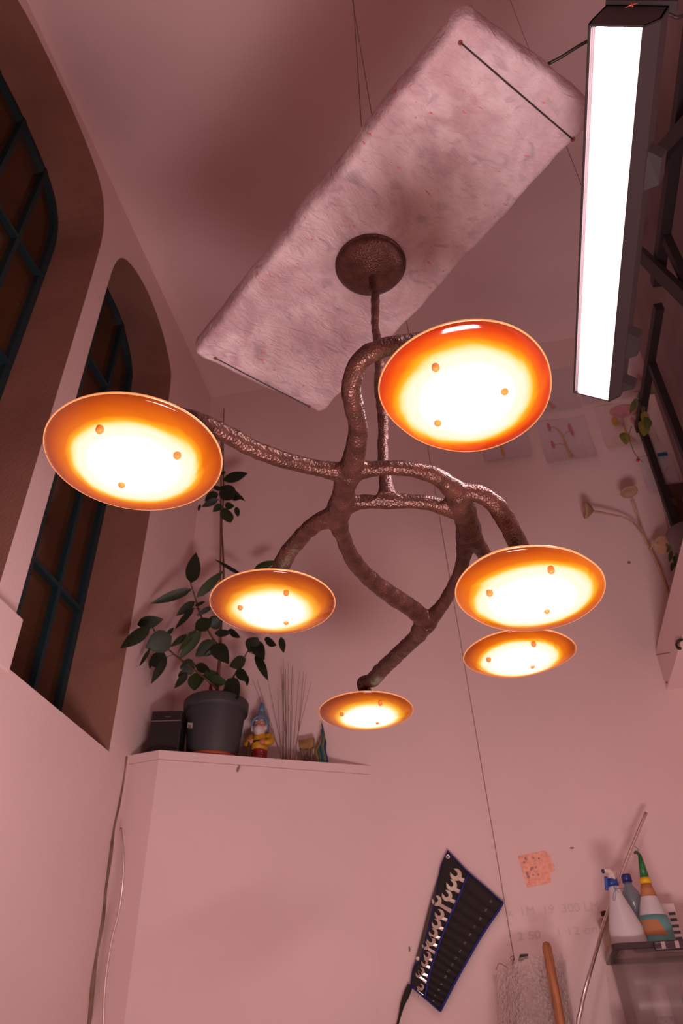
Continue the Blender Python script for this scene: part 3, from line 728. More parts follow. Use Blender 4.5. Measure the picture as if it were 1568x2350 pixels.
# ================================================================== MUSHROOM LAMP
ml = thing('mushroom_lamp', 'pale clay lamp with three mushroom caps on thin bent stalks, against the back wall', 'lamp', W(1.085, 3.93, 1.93))
YM = 3.90
def mp(x, y, yy=YM): return at(x, y, 1, yy)
bm = BM(); foot_p = W(1.07, 3.93, 1.93)
tube(bm, [foot_p, mp(1552, 1420), mp(1537, 1370), mp(1520, 1320), mp(1505, 1285), mp(1490, 1255)], [.016, .014, .012, .011, .010, .008], 8, 4)
obj('trunk', bm, M['mush'], ml)
bm = BM(); tube(bm, [mp(1495, 1265), mp(1475, 1228), mp(1453, 1200), mp(1430, 1187), mp(1400, 1180, 3.88), mp(1368, 1174, 3.87), mp(1350, 1171, 3.86)], [.008, .006, .005, .005, .006, .007, .006], 8, 4); obj('stalk', bm, M['mush'], ml)
bm = BM(); tube(bm, [mp(1490, 1258), mp(1475, 1220), mp(1462, 1180), mp(1452, 1147, 3.86)], [.008, .006, .005, .007], 8, 4); obj('stalk', bm, M['mush'], ml)
bm = BM(); tube(bm, [mp(1494, 1262), mp(1498, 1252, 3.87), mp(1510, 1246, 3.84)], [.007, .006, .007], 8, 3); obj('stalk', bm, M['mush'], ml)
def cap(px, py, yy, ax, r, depth):
    c = mp(px, py, yy); ax = Vector(ax).normalized(); bm = BM()
    lathe(bm, c, c+ax*depth, [(1.0, .006), (.92, .30*r), (.55, .65*r), (.15, .95*r), (0, r), (-.15, .97*r), (-.2, .8*r), (.1, .5*r), (.15, 0)], 24)
    obj('mushroom_cap', bm, M['mush'], ml)
cap(1444, 1129, 3.86, (-.05, .08, 1), .052, .022)
cap(1344, 1171, 3.86, (1, .1, -.05), .052, .045)
cap(1524, 1250, 3.84, (.5, .75, .4), .055, .03)
bm = BM(); lathe(bm, foot_p+Vector((0, 0, 0)), foot_p+Vector((0, 0, .03)), [(0, 0), (0, .05), (.6, .045), (1, .016)], 20); obj('lamp_foot', bm, M['mush'], ml)

# pot hanging on the rack with trailing leaves
pp = thing('hanging_pot', 'grey bowl of trailing green leaves hanging at the foot of the rack posts', 'pot', W(1.20, 3.775, 2.32))
bm = BM(); c = W(1.20, 3.775, 2.32); lathe(bm, c, c+Vector((0, 0, .20)), [(0, 0), (0, .05), (.2, .078), (.6, .096), (1, .100), (1, .09), (.9, .085), (.85, 0)], 28); obj('bowl', bm, mat('pale_grey_bowl', (.20, .17, .175), .6), pp)
def leaf_mesh(base, tip, width, toward, fold=.15, curve=.12, n=6):
    bm = BM(); d = tip-base; L_ = d.length; dn = d.normalized(); side = dn.cross(toward).normalized(); nn = side.cross(dn).normalized()
    prev = None
    for i in range(n+1):
        t = i/n; wv = width*.5*math.sin(math.pi*min(1, t**.85*.97+.03))**.8 if 0 < t < 1 else (width*.03)
        c = base+d*t-nn*curve*L_*(t-.0)**2*.6+nn*curve*L_*.3*t
        cur = [bm.verts.new(c-side*wv+nn*fold*wv), bm.verts.new(c), bm.verts.new(c+side*wv+nn*fold*wv)]
        if prev:
            for k in range(2): bm.faces.new((prev[k], prev[k+1], cur[k+1], cur[k]))
        prev = cur
    return bm
TOC = -R2
for x0, y0, x1, y1, wv in ((1540, 1262, 1528, 1246, 9), (1542, 1262, 1536, 1290, 11), (1548, 1275, 1552, 1300, 11), (1538, 1255, 1530, 1268, 8), (1545, 1290, 1541, 1312, 10), (1552, 1268, 1560, 1292, 9)):
    a, b = at(x0, y0, 1, 3.665), at(x1, y1, 1, 3.66); d = 3.66
    obj('leaf', leaf_mesh(a, b, wv*d*1.05/F*1.15, TOC, n=4), M['ivyg'], pp)
for dx in (-.08, .08):
    bm = BM(); tube(bm, [W(1.20+dx, 3.775, 2.51), W(1.18, 3.88, 2.95)], .0012, 5); obj('hanger_wire', bm, M['cable'], pp, smooth=False)

# ivy spray wound round the rack rail
iv = thing('ivy_spray', 'spray of green and yellowing ivy leaves wound round the rack rail', 'plant', W(1.17, 3.9, 3.3))
YI = 3.70
def ip(x, y): return at(x, y, 1, YI)
bm = BM()
for pl in ([(1484, 888), (1481, 905), (1478, 935), (1479, 960), (1474, 975)], [(1450, 978), (1444, 1000), (1449, 1020), (1458, 1042), (1477, 1062)], [(1444, 998), (1438, 994), (1430, 997)]):
    tube(bm, [ip(*q) for q in pl], .0022, 6, 3)
obj('vine_stem', bm, M['ivyg'], iv)
for x0, y0, x1, y1, wv, mk in ((1484, 893, 1508, 902, 17, 'ivyg'), (1482, 900, 1462, 912, 16, 'ivyg'), (1484, 886, 1496, 905, 14, 'ivyg'), (1459, 918, 1447, 948, 13, 'ivyg'), (1478, 930, 1474, 948, 10, 'ivyg'), (1481, 943, 1478, 975, 20, 'ivyy'), (1478, 965, 1478, 1000, 27, 'ivyy'), (1488, 958, 1484, 985, 20, 'ivyg'), (1432, 992, 1437, 1020, 24, 'ivyy'), (1456, 915, 1468, 926, 10, 'ivyg')):
    a, b = ip(x0, y0), ip(x1, y1); d = (a-Vector((0, 0, CZ))).dot(R2)
    obj('leaf', leaf_mesh(a, b, wv*d/F*1.1, TOC, n=5), M[mk], iv)
bm = BM(); ell(bm, ip(1464, 1056), .011, .008, .013, 10); o = obj('clip', bm, M['red']); tag(o, 'small red clip at the end of the ivy stem', 'clip')
bm = BM(); tube(bm, [at(1566, 1468, 0, .913), at(1556, 1471, 0, .913), at(1552, 1479, 0, .910), at(1556, 1487, 0, .908), at(1561, 1488, 0, .908)], [.006, .008, .006, .007, .008], 8); o = obj('cable_hook', bm, M['blackpl']); tag(o, 'small black hook fixed to the edge of the platform', 'hook')

# ================================================================== PLANT ON THE LEDGE
PX, PY = -1.445, 3.775
pl = thing('rubber_plant', 'tall rubber plant with dark leaves in a grey plastic pot on the ledge', 'plant', W(PX, PY, LZ))
bm = BM(); c = W(PX, PY, LZ)
lathe(bm, c, c+Vector((0, 0, .012)), [(0, 0), (0, .125), (1, .132), (2.2, .138), (2.2, .130), (1.2, .118), (1.2, 0)], 40); obj('saucer', bm, M['terra'], pl)
bm = BM()
lathe(bm, c+Vector((0, 0, .016)), c+Vector((0, 0, .336)), [(0, 0), (0, .128), (.03, .132), (.81, .158), (.815, .158), (.82, .173), (.84, .174), (.98, .176), (1.0, .171), (1.0, .163), (.93, .158), (.93, 0)], 48); obj('pot', bm, M['pot'], pl)
bm = BM(); lathe(bm, c+Vector((0, 0, .30)), c+Vector((0, 0, .32)), [(0, 0), (0, .155), (1, .155), (1, 0)], 32); obj('soil', bm, M['soil'], pl)
def CR(x, y): return (260+x/2.904, 1050+y/2.904)
q = CR(515, 1787); sp = at(*q, 1, 3.63)
bm = BM(); o_ = sp; rgt = Vector((1, .0, 0)); upv = Vector((-.03, 0, 1))
def on_pot(px, py):
    # nearest point of the pot's side on the sight line
    r = ray(px, py); best = None
    for k in range(400):
        t = 3.3+.002*k; p = r*(t/r.y); zz = p.z-LZ-.016
        if 0 < zz < .32:
            R_ = lerp(.128, .158, zz/.256)
            if math.hypot(p.x-PX, p.y-PY) < R_+.001: return Vector((p.x, p.y-.001, p.z+CZ))
    return Vector((r.x*3.63/r.y, 3.63, r.z*3.63/r.y+CZ))
cs = [on_pot(*CR(*k)) for k in ((500, 1768), (533, 1772), (530, 1808), (497, 1804))]
cs = [p+Vector((-.001, -.004, 0)) for p in cs]; prism(bm, cs, (0, -.0012, 0)); obj('price_sticker', bm, M['white'], pl, smooth=False)
bm = BM(); cs = [on_pot(*CR(*k)) for k in ((503, 1786), (526, 1789), (525, 1793), (502, 1790))]; prism(bm, [p+Vector((-.001, -.0055, 0)) for p in cs], (0, -.0006, 0))
cs = [on_pot(*CR(*k)) for k in ((505, 1797), (520, 1799), (520, 1802), (505, 1800))]; prism(bm, [p+Vector((-.001, -.0055, 0)) for p in cs], (0, -.0006, 0)); obj('sticker_print', bm, M['blackpl'], pl, smooth=False)
def PP(x, y, Y=None, jig=0):
    px, py = CR(x, y); Y = (PY if Y is None else Y)+jig
    r = ray(px, py); lim = -1.745
    if r.x*Y/r.y < lim: Y = lim*r.y/r.x
    Y = min(Y, 3.93)
    return at(px, py, 1, Y)
def PPw(pts, rads, mk, name, Y=None):
    bm = BM(); tube(bm, [PP(*p, Y=Y) for p in pts], rads, 8, 4); obj(name, bm, M[mk], pl)
PPw([(690, 1610), (700, 1450), (712, 1300), (716, 1150), (735, 800), (730, 600), (722, 450), (735, 250), (732, 0), (735, -200), (738, -330)], [.011, .011, .010, .009, .007, .006, .006, .005, .005, .004, .003], 'stem', 'trunk')
PPw([(700, 1600), (712, 1000), (716, 500), (722, -240)], [.006, .006, .006, .006], 'stake', 'stake', 3.74)
PPw([(712, 1260), (670, 1215), (620, 1130), (570, 1020), (545, 930), (515, 835)], [.006, .006, .005, .005, .004, .003], 'stem', 'branch', 3.74)
PPw([(690, 1540), (640, 1495), (560, 1430), (460, 1355), (370, 1280), (300, 1200), (255, 1115)], [.006, .006, .006, .005, .005, .004, .003], 'stem', 'branch', 3.70)
PPw([(700, 1600), (745, 1540), (790, 1480), (840, 1395), (880, 1320), (905, 1280), (960, 1220)], [.006, .006, .005, .005, .004, .004, .003], 'stem', 'branch', 3.74)
LV = [(520, 830, 550, 640, 78), (515, 880, 262, 970, 52), (562, 925, 730, 762, 52), (860, 785, 683, 682, 22), (940, 745, 1080, 690, 44), (540, 960, 425, 1050, 46),
 (535, 1005, 416, 1138, 34), (545, 990, 612, 958, 20), (655, 995, 560, 1050, 28), (548, 1145, 655, 1080, 75), (640, 1120, 725, 1070, 75), (240, 1130, 55, 1262, 78), (165, 1112, 325, 1080, 70),
 (385, 1195, 222, 1265, 120), (362, 1180, 402, 1133, 24), (245, 1275, 176, 1388, 22), (335, 1300, 270, 1392, 84), (262, 1335, 243, 1408, 28), (350, 1335, 258, 1498, 48), (487, 1180, 386, 1260, 34),
 (552, 1150, 438, 1285, 34), (583, 1160, 448, 1335, 56), (672, 1222, 553, 1322, 76), (675, 1250, 762, 1362, 88), (670, 1285, 610, 1322, 26), (545, 1385, 447, 1400, 88), (548, 1388, 642, 1420, 52),
 (492, 1440, 410, 1535, 40), (485, 1432, 432, 1458, 40), (545, 1440, 540, 1550, 70), (598, 1450, 548, 1545, 42), (600, 1462, 690, 1432, 52), (632, 1478, 752, 1500, 62), (880, 1345, 776, 1388, 72),
 (826, 1418, 902, 1490, 56), (890, 1450, 895, 1525, 24), (768, 1478, 835, 1608, 92), (905, 1290, 960, 1205, 92), (940, 1235, 1000, 1335, 72), (952, 1312, 1028, 1478, 46), (1010, 1212, 1090, 1248, 50),
 (1118, 1200, 1136, 1300, 36), (680, 1172, 785, 1165, 40), (770, 1150, 845, 1198, 40),
 (735, 148, 890, 106, 56), (720, 195, 805, 275, 90), (745, 185, 868, 285, 30), (798, 272, 866, 272, 40), (697, 278, 593, 326, 38), (720, 312, 666, 360, 38), (745, 320, 806, 322, 40), (742, 338, 778, 435, 70), (822, 330, 830, 402, 30),
 (692, 235, 612, 290, 50), (578, 312, 570, 358, 20), (720, 112, 752, 92, 18), (720, 212, 660, 195, 26), (700, 250, 640, 240, 30)]
for i, (x0, y0, x1, y1, wv) in enumerate(LV):
    j = random.uniform(-.09, .02)
    Yc = 3.72
    for xx, yy in ((x0, y0), (x1, y1)):
        px_, py_ = CR(xx, yy); r_ = ray(px_, py_); Yc = min(Yc, -1.755*r_.y/r_.x) if r_.x < 0 else Yc
    cx_, cy_ = (x0+x1)/2, (y0+y1)/2; x0, y0, x1, y1 = [lerp(c_, v_, 1.07) for c_, v_ in ((cx_, x0), (cy_, y0), (cx_, x1), (cy_, y1))]
    a = PP(x0, y0, Yc, 0); b = PP(x1, y1, Yc, min(j, 0)*.6); d = (a-Vector((0, 0, CZ))).dot(R2)
    tw = (TOC+Vector((random.uniform(-.35, .35), 0, random.uniform(-.35, .35)))).normalized()
    obj('leaf', leaf_mesh(a, b, wv/2.904*d/F*1.28, tw, fold=random.choice((.15, .3, -.2)), curve=random.uniform(-.2, .25)), M['leaf2'] if i in (31, 32, 29, 30, 21, 20, 51, 2, 4) else M['leaf'], pl)
    # petiole back to the nearest branch is short: a thin stub
bm = BM()
for x0, y0, x1, y1 in ((950, 1312, 900, 1295), (540, 960, 560, 965), (535, 1005, 585, 1010), (487, 1180, 520, 1160), (350, 1335, 400, 1312), (583, 1160, 620, 1150), (552, 1150, 600, 1140), (438, 1285, 430, 1325), (697, 278, 722, 300), (720, 312, 724, 330), (826, 1418, 815, 1430), (890, 1450, 885, 1440), (860, 785, 900, 830), (575, 1050, 560, 1060), (592, 980, 560, 985)):
    tube(bm, [PP(x0, y0, 3.72), PP(x1, y1, 3.73)], .0018, 5)
obj('petioles', bm, M['leaf2'], pl)['kind'] = 'stuff'
bm = BM(); a = PP(650, 1500); b = PP(648, 1578); lathe(bm, a, b, [(0, .002), (.2, .006), (.6, .011), (.85, .006), (1, 0)], 10); obj('dried_leaf', bm, M['terra'], pl)

# ---------------- speaker
spc = W(-1.655, 3.66, LZ)
st = thing('speaker', 'small black loudspeaker box left of the plant pot on the ledge', 'speaker', spc)
bx, by = Vector((.98, .17, 0)), Vector((-.17, .98, 0))
def SB(u, v, z): return spc+bx*u+by*v+Vector((0, 0, z))
bm = BM(); prism(bm, [SB(-.085, -.055, 0), SB(.078, -.055, 0), SB(.078, .08, 0), SB(-.085, .08, 0)], (0, 0, .245)); bevel(bm, .008, 3); obj('cabinet', bm, M['blackpl'], st)
bm = BM(); prism(bm, [SB(-.074, -.060, .01), SB(.070, -.060, .01), SB(.070, -.054, .01), SB(-.074, -.054, .01)], (0, 0, .172)); obj('grille', bm, M['canvas'], st, smooth=False)
bm = BM(); prism(bm, [SB(-.077, -.0615, .184), SB(.073, -.0615, .184), SB(.073, -.054, .184), SB(-.077, -.054, .184)], (0, 0, .005)); obj('silver_strip', bm, M['silver'], st, smooth=False)
bm = BM(); prism(bm, [SB(-.012, -.056, .21), SB(.018, -.056, .21), SB(.018, -.054, .21), SB(-.012, -.054, .21)], (0, 0, .003)); obj('badge', bm, M['silver'], st, smooth=False)

# ---------------- gnome
G0 = W(-1.222, 3.885, LZ)
gn = thing('garden_gnome', 'painted garden gnome with blue hat, white beard, yellow jacket and red trousers', 'figurine', G0)
gm = {k: mat('gnome_'+k, c_, .45, var=.15, vscale=20) for k, c_ in {'blue': (.10, .22, .34), 'grey': (.17, .18, .23), 'skin': (.62, .22, .15), 'white': (.62, .50, .50), 'yellow': (.60, .30, .012), 'red': (.30, .012, .012), 'bright': (.60, .03, .03), 'black': (.02, .015, .015), 'brown': (.09, .04, .025)}.items()}
def g(u, v, z): return G0+Vector((u, v, z))
bm = BM(); lathe(bm, g(0, 0, .0), g(0, 0, .10), [(0, 0), (0, .044), (.15, .047), (.7, .048), (1, .05), (1, 0)], 20, 1, .8); o = obj('trousers', bm, gm['red'], gn)
bm = BM()
for k in range(6):
    for sx in (-.022, .022): ell(bm, g(sx+random.uniform(-.006, .006), -.040, .02+k*.013), .003, .002, .003, 6)
obj('trouser_spots', bm, gm['white'], gn)
bm = BM()
for sx in (-.025, .025): ell(bm, g(sx, -.03, .012), .022, .035, .014, 12)
obj('boots', bm, gm['bright'], gn)
bm = BM(); lathe(bm, g(0, 0, .085), g(0, 0, .185), [(0, .05), (.15, .053), (.5, .051), (.8, .042), (1, .028)], 20, 1, .8)
tube(bm, [g(-.040, 0, .165), g(-.060, -.012, .135), g(-.056, -.035, .118), g(-.035, -.048, .120)], [.018, .019, .017, .013], 10, 4)
tube(bm, [g(.040, 0, .165), g(.060, -.012, .135), g(.056, -.035, .115), g(.035, -.048, .112)], [.018, .019, .017, .013], 10, 4)
obj('jacket', bm, gm['yellow'], gn)
bm = BM(); lathe(bm, g(0, -.001, .118), g(0, -.001, .127), [(0, 0), (0, .0525), (1, .0525), (1, 0)], 20, 1, .82); obj('belt', bm, gm['black'], gn)
bm = BM(); box(bm, g(-.008, -.0475, .116), g(.008, -.044, .129)); obj('buckle', bm, M['silver'], gn, smooth=False)
for sx, z in ((-.032, .121), (.030, .113)):
    bm = BM(); ell(bm, g(sx, -.056, z), .013, .010, .013, 12)
    for k in range(4): ell(bm, g(sx-.009+k*.006, -.064, z+.002), .0033, .005, .008, 8)
    ell(bm, g(sx+(.011 if sx < 0 else -.011), -.060, z+.006), .004, .005, .006, 8)
    obj('hand', bm, gm['skin'], gn)
bm = BM(); ell(bm, g(0, -.006, .215), .036, .036, .044, 20); ell(bm, g(0, -.046, .207), .009, .009, .010, 10)
for sx in (-.019, .019): ell(bm, g(sx, -.036, .203), .012, .008, .011, 10)
obj('face', bm, gm['skin'], gn)
bm = BM()
for sx in (-.014, .014): ell(bm, g(sx, -.0385, .222), .0065, .004, .006, 8)
for sx in (-.015, .015): ell(bm, g(sx, -.0385, .236), .010, .004, .0035, 8)
obj('eyes', bm, gm['white'], gn)
bm = BM()
for sx in (-.013, .013): ell(bm, g(sx, -.0425, .221), .003, .002, .0033, 6)
obj('pupils', bm, gm['black'], gn)
bm = BM(); lathe(bm, g(0, -.020, .205), g(0, -.024, .145), [(0, .036), (.3, .042), (.6, .034), (.85, .018), (1, .003)], 18, 1, .75)
for k in range(9): ell(bm, g(-.036+k*.009, -.044+abs(k-4)*.004, .182+abs(k-4)*.004), .007, .006, .017, 8)
obj('beard', bm, gm['white'], gn)
bm = BM(); lathe(bm, g(0, .008, .185), g(0, .006, .305), [(0, .040), (.25, .046), (.55, .043), (.72, .037), (.88, .022), (1, .017)], 20, 1, .95); obj('hat', bm, gm['grey'], gn)
bm = BM(); lathe(bm, g(0, .006, .296), g(.001, .004, .352), [(0, .020), (.4, .016), (.8, .010), (.95, .006), (1, 0)], 14); obj('hat_tip', bm, gm['blue'], gn)
bm = BM()
pts = [g(math.cos(a)*.041, -.022-.008*math.sin(a), .215+math.sin(a)*.046) for a in [math.pi*k/12-.25 for k in range(15)]]
tube(bm, pts, .0065, 8); obj('hat_brim', bm, gm['blue'], gn)
bm = BM(); tube(bm, [g(-.036, -.060, .128), g(-.046, -.060, .0)], .006, 8); obj('stick', bm, gm['brown'], gn); gn.scale = (1.07, 1.0, 1.05)

# ---------------- twigs in a small wooden block
tb = W(-1.088, 3.90, LZ)
bm = BM(); box(bm, tb+Vector((-.065, -.03, 0)), tb+Vector((.065, .03, .030))); bevel(bm, .002)
o = obj('wooden_block', bm, mat('orange_wood', (.50, .19, .09), .6, var=.3, vscale=20, stretch=(1, 8, 8)), smooth=False); tag(o, 'small orange wooden block holding dry stalks on the ledge', 'block')
tm = mat('dry_stalk', (.20, .12, .09), .9, var=.3, vscale=40)
TW = [((648, 1745), (590, 1560)), ((650, 1745), (580, 1560)), ((655, 1745), (615, 1560)), ((660, 1745), (650, 1512)), ((652, 1745), (645, 1530)), ((655, 1745), (655, 1535)), ((662, 1745), (662, 1520)), ((646, 1745), (637, 1580)),
      ((668, 1745), (675, 1545)), ((672, 1745), (688, 1540)), ((676, 1745), (703, 1545)), ((672, 1745), (715, 1563)), ((665, 1745), (671, 1530)), ((658, 1745), (648, 1560)), ((649, 1745), (652, 1545)), ((677, 1745), (697, 1540)), ((655, 1745), (659, 1538)), ((651, 1745), (649, 1548))]
for i, (a, b) in enumerate(TW):
    A_ = at(a[0], a[1], 1, 3.90); A_.z = LZ+CZ+.030; A_.y += random.uniform(-.015, .015); Bp = at(b[0], b[1], 1, 3.90+random.uniform(-.03, .05))
    bm = BM(); mid = lerp(A_, Bp, .5)+Vector((random.uniform(-.004, .004), 0, 0)); r = random.choice((.0014, .0014, .0022, .003 if 3 <= i <= 6 else .0015))
    tube(bm, [A_, mid, Bp], [r, r*.9, r*.5], 5, 3); o = obj('dry_stalk', bm, tm); tag(o, 'thin dry stalk leaning left towards the gnome from the wooden block' if i in (0, 1, 2, 7) else 'dry stalk of the thick upright bunch in the wooden block' if i in (3, 4, 5, 6, 13, 14, 16, 17) else 'thin dry stalk leaning right in the wooden block', 'stalk', 'dry stalks beside the gnome')
# ---------------- fork shaped wooden piece
fk = W(-.975, 3.925, LZ)
t = thing('carved_comb', 'grey brown carved wooden piece with long tines on the ledge', 'ornament', fk)
wm = mat('weathered_wood', (.24, .14, .10), .85, var=.5, vscale=20, stretch=(4, 4, 1)); wm2 = mat('yellowed_wood', (.36, .20, .07), .8, var=.5, vscale=20)
bm = BM(); prism(bm, [fk+Vector((x, 0, z)) for x, z in ((-.045, .150), (-.040, .11), (-.022, .095), (.0, .100), (.020, .095), (.038, .11), (.040, .158), (.0, .150))], (0, .03, 0)); bevel(bm, .003); obj('comb_head', bm, wm2, t)
for x0, x1 in ((-.033, -.012), (-.018, -.004), (.010, .012), (.024, .026), (-.026, -.020)):
    bm = BM(); tube(bm, [fk+Vector((x0, .014, .11)), fk+Vector((lerp(x0, x1, .6), .014, .06)), fk+Vector((x1, .014, .0))], [.008, .007, .007], 8, 3); obj('tine', bm, wm, t)
# ---------------- wavy green blue ornament
orn = W(-.893, 3.93, LZ)
t = thing('wavy_ornament', 'pointed wavy ornament in stripes of green, blue and ochre at the ledge end', 'ornament', orn)
for k, (x0, col) in enumerate(((-.024, (.22, .13, .04)), (-.012, (.06, .12, .09)), (.0, (.02, .09, .14)), (.010, (.16, .18, .05)), (.020, (.015, .04, .16)))):
    pts = []; hgt = (.16, .20, .235, .21, .17)[k]
    for i in range(9):
        z = hgt*i/8; pts.append(orn+Vector(((x0*(1-.75*max(0, i-4)/4))+.006*math.sin(i*1.2), .004*k, z)))
    bm = BM(); tube(bm, pts, [.008]*5+[.0075, .0065, .005, .0025], 8, 3); obj('stripe', bm, mat('ornament_stripe', col, .5, var=.3, vscale=30), t)

# ================================================================== LOWER WALL THINGS
# dried flower bundle with tape
fb = thing('dried_bundle', 'small bunch of dried stalks hanging upside down on the back wall', 'flowers', at(776, 1935, 1, 3.985))
fm = mat('dried_brown', (.17, .055, .03), .9, var=.4, vscale=40)
bm = BM(); tube(bm, [at(777, 1939, 1, 3.985), at(777, 1960, 1, 3.985)], [.0065, .0050], 8); obj('wrapped_stem', bm, fm, fb)
def FC(x, y): return (720+x/9.4, 1860+y/9.4)
for pts, r in (([(535, 980), (530, 1300), (470, 1540), (380, 1745)], .0035), ([(535, 980), (545, 1300), (500, 1560), (470, 1700), (540, 1880)], .0045), ([(535, 980), (545, 1300), (520, 1600), (540, 1790)], .004), ([(535, 980), (560, 1350), (600, 1550), (700, 1720), (722, 1930)], .006),
               ([(535, 980), (560, 1350), (585, 1650), (560, 1850), (510, 2020), (485, 2090)], .004), ([(535, 980), (550, 1300), (560, 1500), (640, 1650)], .007), ([(535, 980), (520, 1300), (500, 1500), (480, 1640)], .006), ([(540, 1000), (550, 1300), (640, 1560), (690, 1780), (680, 2040)], .002)):
    bm = BM(); P_ = [at(*FC(*p), 1, 3.985-random.uniform(0, .008)) for p in pts]; n = len(P_)
    tube(bm, P_, [r*(.6+.6*math.sin(math.pi*i/(n-1)))*(.5 if i == n-1 else 1) for i in range(n)], 6, 4); obj('stalk', bm, fm, fb)
bm = BM(); tube(bm, [at(*FC(560, 320), 1, 3.985), at(*FC(560, 740), 1, 3.985)], .0009, 5); obj('thread', bm, fm, fb)
bm = BM(); g_ = []
for i in range(5):
    g_.append([bm.verts.new(at(*FC(lerp(410, 655, j/6)+(-20 if i > 2 else 10), lerp(430, 670, i/4)), 1, 3.988-.003*abs(math.sin(j*1.3+i)))) for j in range(7)])
for i in range(4):
    for j in range(6): bm.faces.new((g_[i][j], g_[i][j+1], g_[i+1][j+1], g_[i+1][j]))
tp = mat('clear_tape', (.9, .85, .82), .08, alpha=.16, coat=1); o = obj('clear_tape', bm, tp, smooth=False); tag(o, 'piece of clear sticky tape above the dried bunch', 'tape')
o.location.y -= .001

# pinkish copper square with torn edge
bm = BM(); CP = [(1189, 1965), (1238, 1955), (1246, 1953), (1254, 1954), (1258, 1961), (1264, 1964), (1262, 1968), (1268, 1976), (1267, 1980), (1273, 1986), (1271, 1992), (1274, 1995), (1270, 2000), (1264, 2001), (1265, 2025), (1210, 2036)]
prism(bm, [at(x, y, 1, 3.996) for x, y in CP], (0, .003, 0))
o = obj('copper_sheet', bm, mat('copper_foil', (.98, .47, .34), .45, vcol=(.80, .31, .21), vscale=50, bump=.002, bscale=120), smooth=False)
tag(o, 'bright copper pink foil square with a torn right edge on the back wall', 'foil')
bm = BM()
for x, y, r in ((1207, 1970, .006), (1224, 1969, .006), (1237, 1970, .005), (1203, 1979, .005), (1222, 1992, .007), (1230, 1990, .004), (1210, 2005, .006), (1213, 2012, .006), (1224, 2008, .004), (1236, 2007, .004), (1219, 1996, .004)):
    ell(bm, at(x, y, 1, 3.9955), r, .001, r*random.uniform(.7, 1.4), 8)
bm2 = obj('worn_spots', bm, mat('grey_worn', (.36, .24, .22), .8), o)
# black tape scrap
bm = BM(); prism(bm, [at(x, y, 1, 3.996) for x, y in ((1194, 2190), (1212, 2189), (1212, 2199), (1202, 2201), (1201, 2205), (1197, 2210), (1190, 2204))], (0, .003, 0)); o = obj('black_tape', bm, M['blackpl'], smooth=False); tag(o, 'scrap of black tape on the back wall above the bubble wrap', 'tape')

# faint pencil notes
def text_mesh(body, p0, p1, size, mt, parent=None, name='pencil_note', roll=None, thick=.0006, nrm=Vector((0, -1, 0))):
    cu = bpy.data.curves.new('t', 'FONT'); cu.body = body; cu.size = 1; cu.extrude = 0
    to = bpy.data.objects.new('t', cu); sc.collection.objects.link(to); dg = bpy.context.evaluated_depsgraph_get()
    me = bpy.data.meshes.new_from_object(to.evaluated_get(dg)); bpy.data.objects.remove(to)
    xs = [v.co.x for v in me.vertices]; wd = max(xs)-min(xs); mn = min(xs)
    u = (p1-p0); L_ = u.length; u = u.normalized(); v = nrm.cross(u).normalized() if roll is None else roll
    if v.z < 0 and roll is None: v = -v
    bm = BM(); bm.from_mesh(me)
    for vt in bm.verts:
        x, y = vt.co.x-mn, vt.co.y; vt.co = p0+u*(x/wd*L_)+v*(y*size)+nrm*thick
    bpy.data.meshes.remove(me)
    return obj(name, bm, mt, parent, smooth=False)
o = text_mesh('x  1M  19  300 LM', at(1164, 2103, 1, 3.998), at(1376, 2088, 1, 3.998), .05, M['pencil'], wb)
o = text_mesh('2 50    1 12 on', at(1190, 2158, 1, 3.998), at(1372, 2140, 1, 3.998), .045, M['pencil'], wb)

# ---------------- tool roll with wrenches
YW = 3.975
def KC(x, y): return (900+x/3.92, 1900+y/3.92)
def K(x, y, Y=YW): return at(*KC(x, y), 1, Y)
tr_ = thing('tool_roll', 'black canvas tool roll with blue edging hanging diagonally on the back wall', 'tool roll', K(500, 1650))
bm = BM(); prism(bm, [K(x, y) for x, y in ((500, 200), (690, 400), (1000, 668), (960, 740), (870, 870), (780, 1010), (700, 1150), (620, 1290), (540, 1440), (432, 1650), (295, 1530), (165, 1420), (190, 1250), (245, 1190), (400, 560), (440, 340))], (0, .006, 0)); obj('canvas', bm, M['canvas'], tr_, smooth=False)
bm = BM(); prism(bm, [K(x, y, YW-.006) for x, y in ((425, 400), (396, 590), (250, 1192), (192, 1252), (290, 880), (340, 680))], (0, .003, 0)); obj('folded_flap', bm, M['canvas2'], tr_, smooth=False)
strip = [(690, 402), (610, 600), (540, 760), (470, 925), (400, 1120), (340, 1310), (295, 1525)]
edge = [(1000, 668), (960, 740), (870, 870), (780, 1010), (700, 1150), (620, 1290), (540, 1440), (432, 1650)]
for pts, r in (([(500, 205), (590, 300), (690, 402), (850, 540), (960, 640), (1000, 668)], .0035), (edge, .0058), ([(432, 1650), (295, 1530), (165, 1420)], .004), (strip, .0056), ([(500, 205), (440, 340), (400, 545), (388, 650), (325, 920), (262, 1170), (250, 1195), (192, 1252), (165, 1420)], .0022)):
    bm = BM(); tube(bm, [K(x, y, YW-.011) for x, y in pts], r, 6, 3); obj('blue_edging', bm, M['blue'], tr_)
neck = [(655, 470), (615, 575), (575, 670), (540, 755), (505, 835), (475, 915), (440, 995), (415, 1065), (395, 1130), (370, 1195), (350, 1265), (325, 1335), (310, 1390), (290, 1450), (270, 1505)]
labs = [(890, 662), (846, 740), (795, 817), (745, 888), (703, 960), (658, 1035), (615, 1107), (575, 1172), (543, 1230), (510, 1288), (482, 1340), (447, 1407), (421, 1457), (390, 1510), (372, 1557)]
nums = ['22', '19', '18', '17', '16', '15', '14', '13', '12', '11', '10', '9', '8', '7', '6']
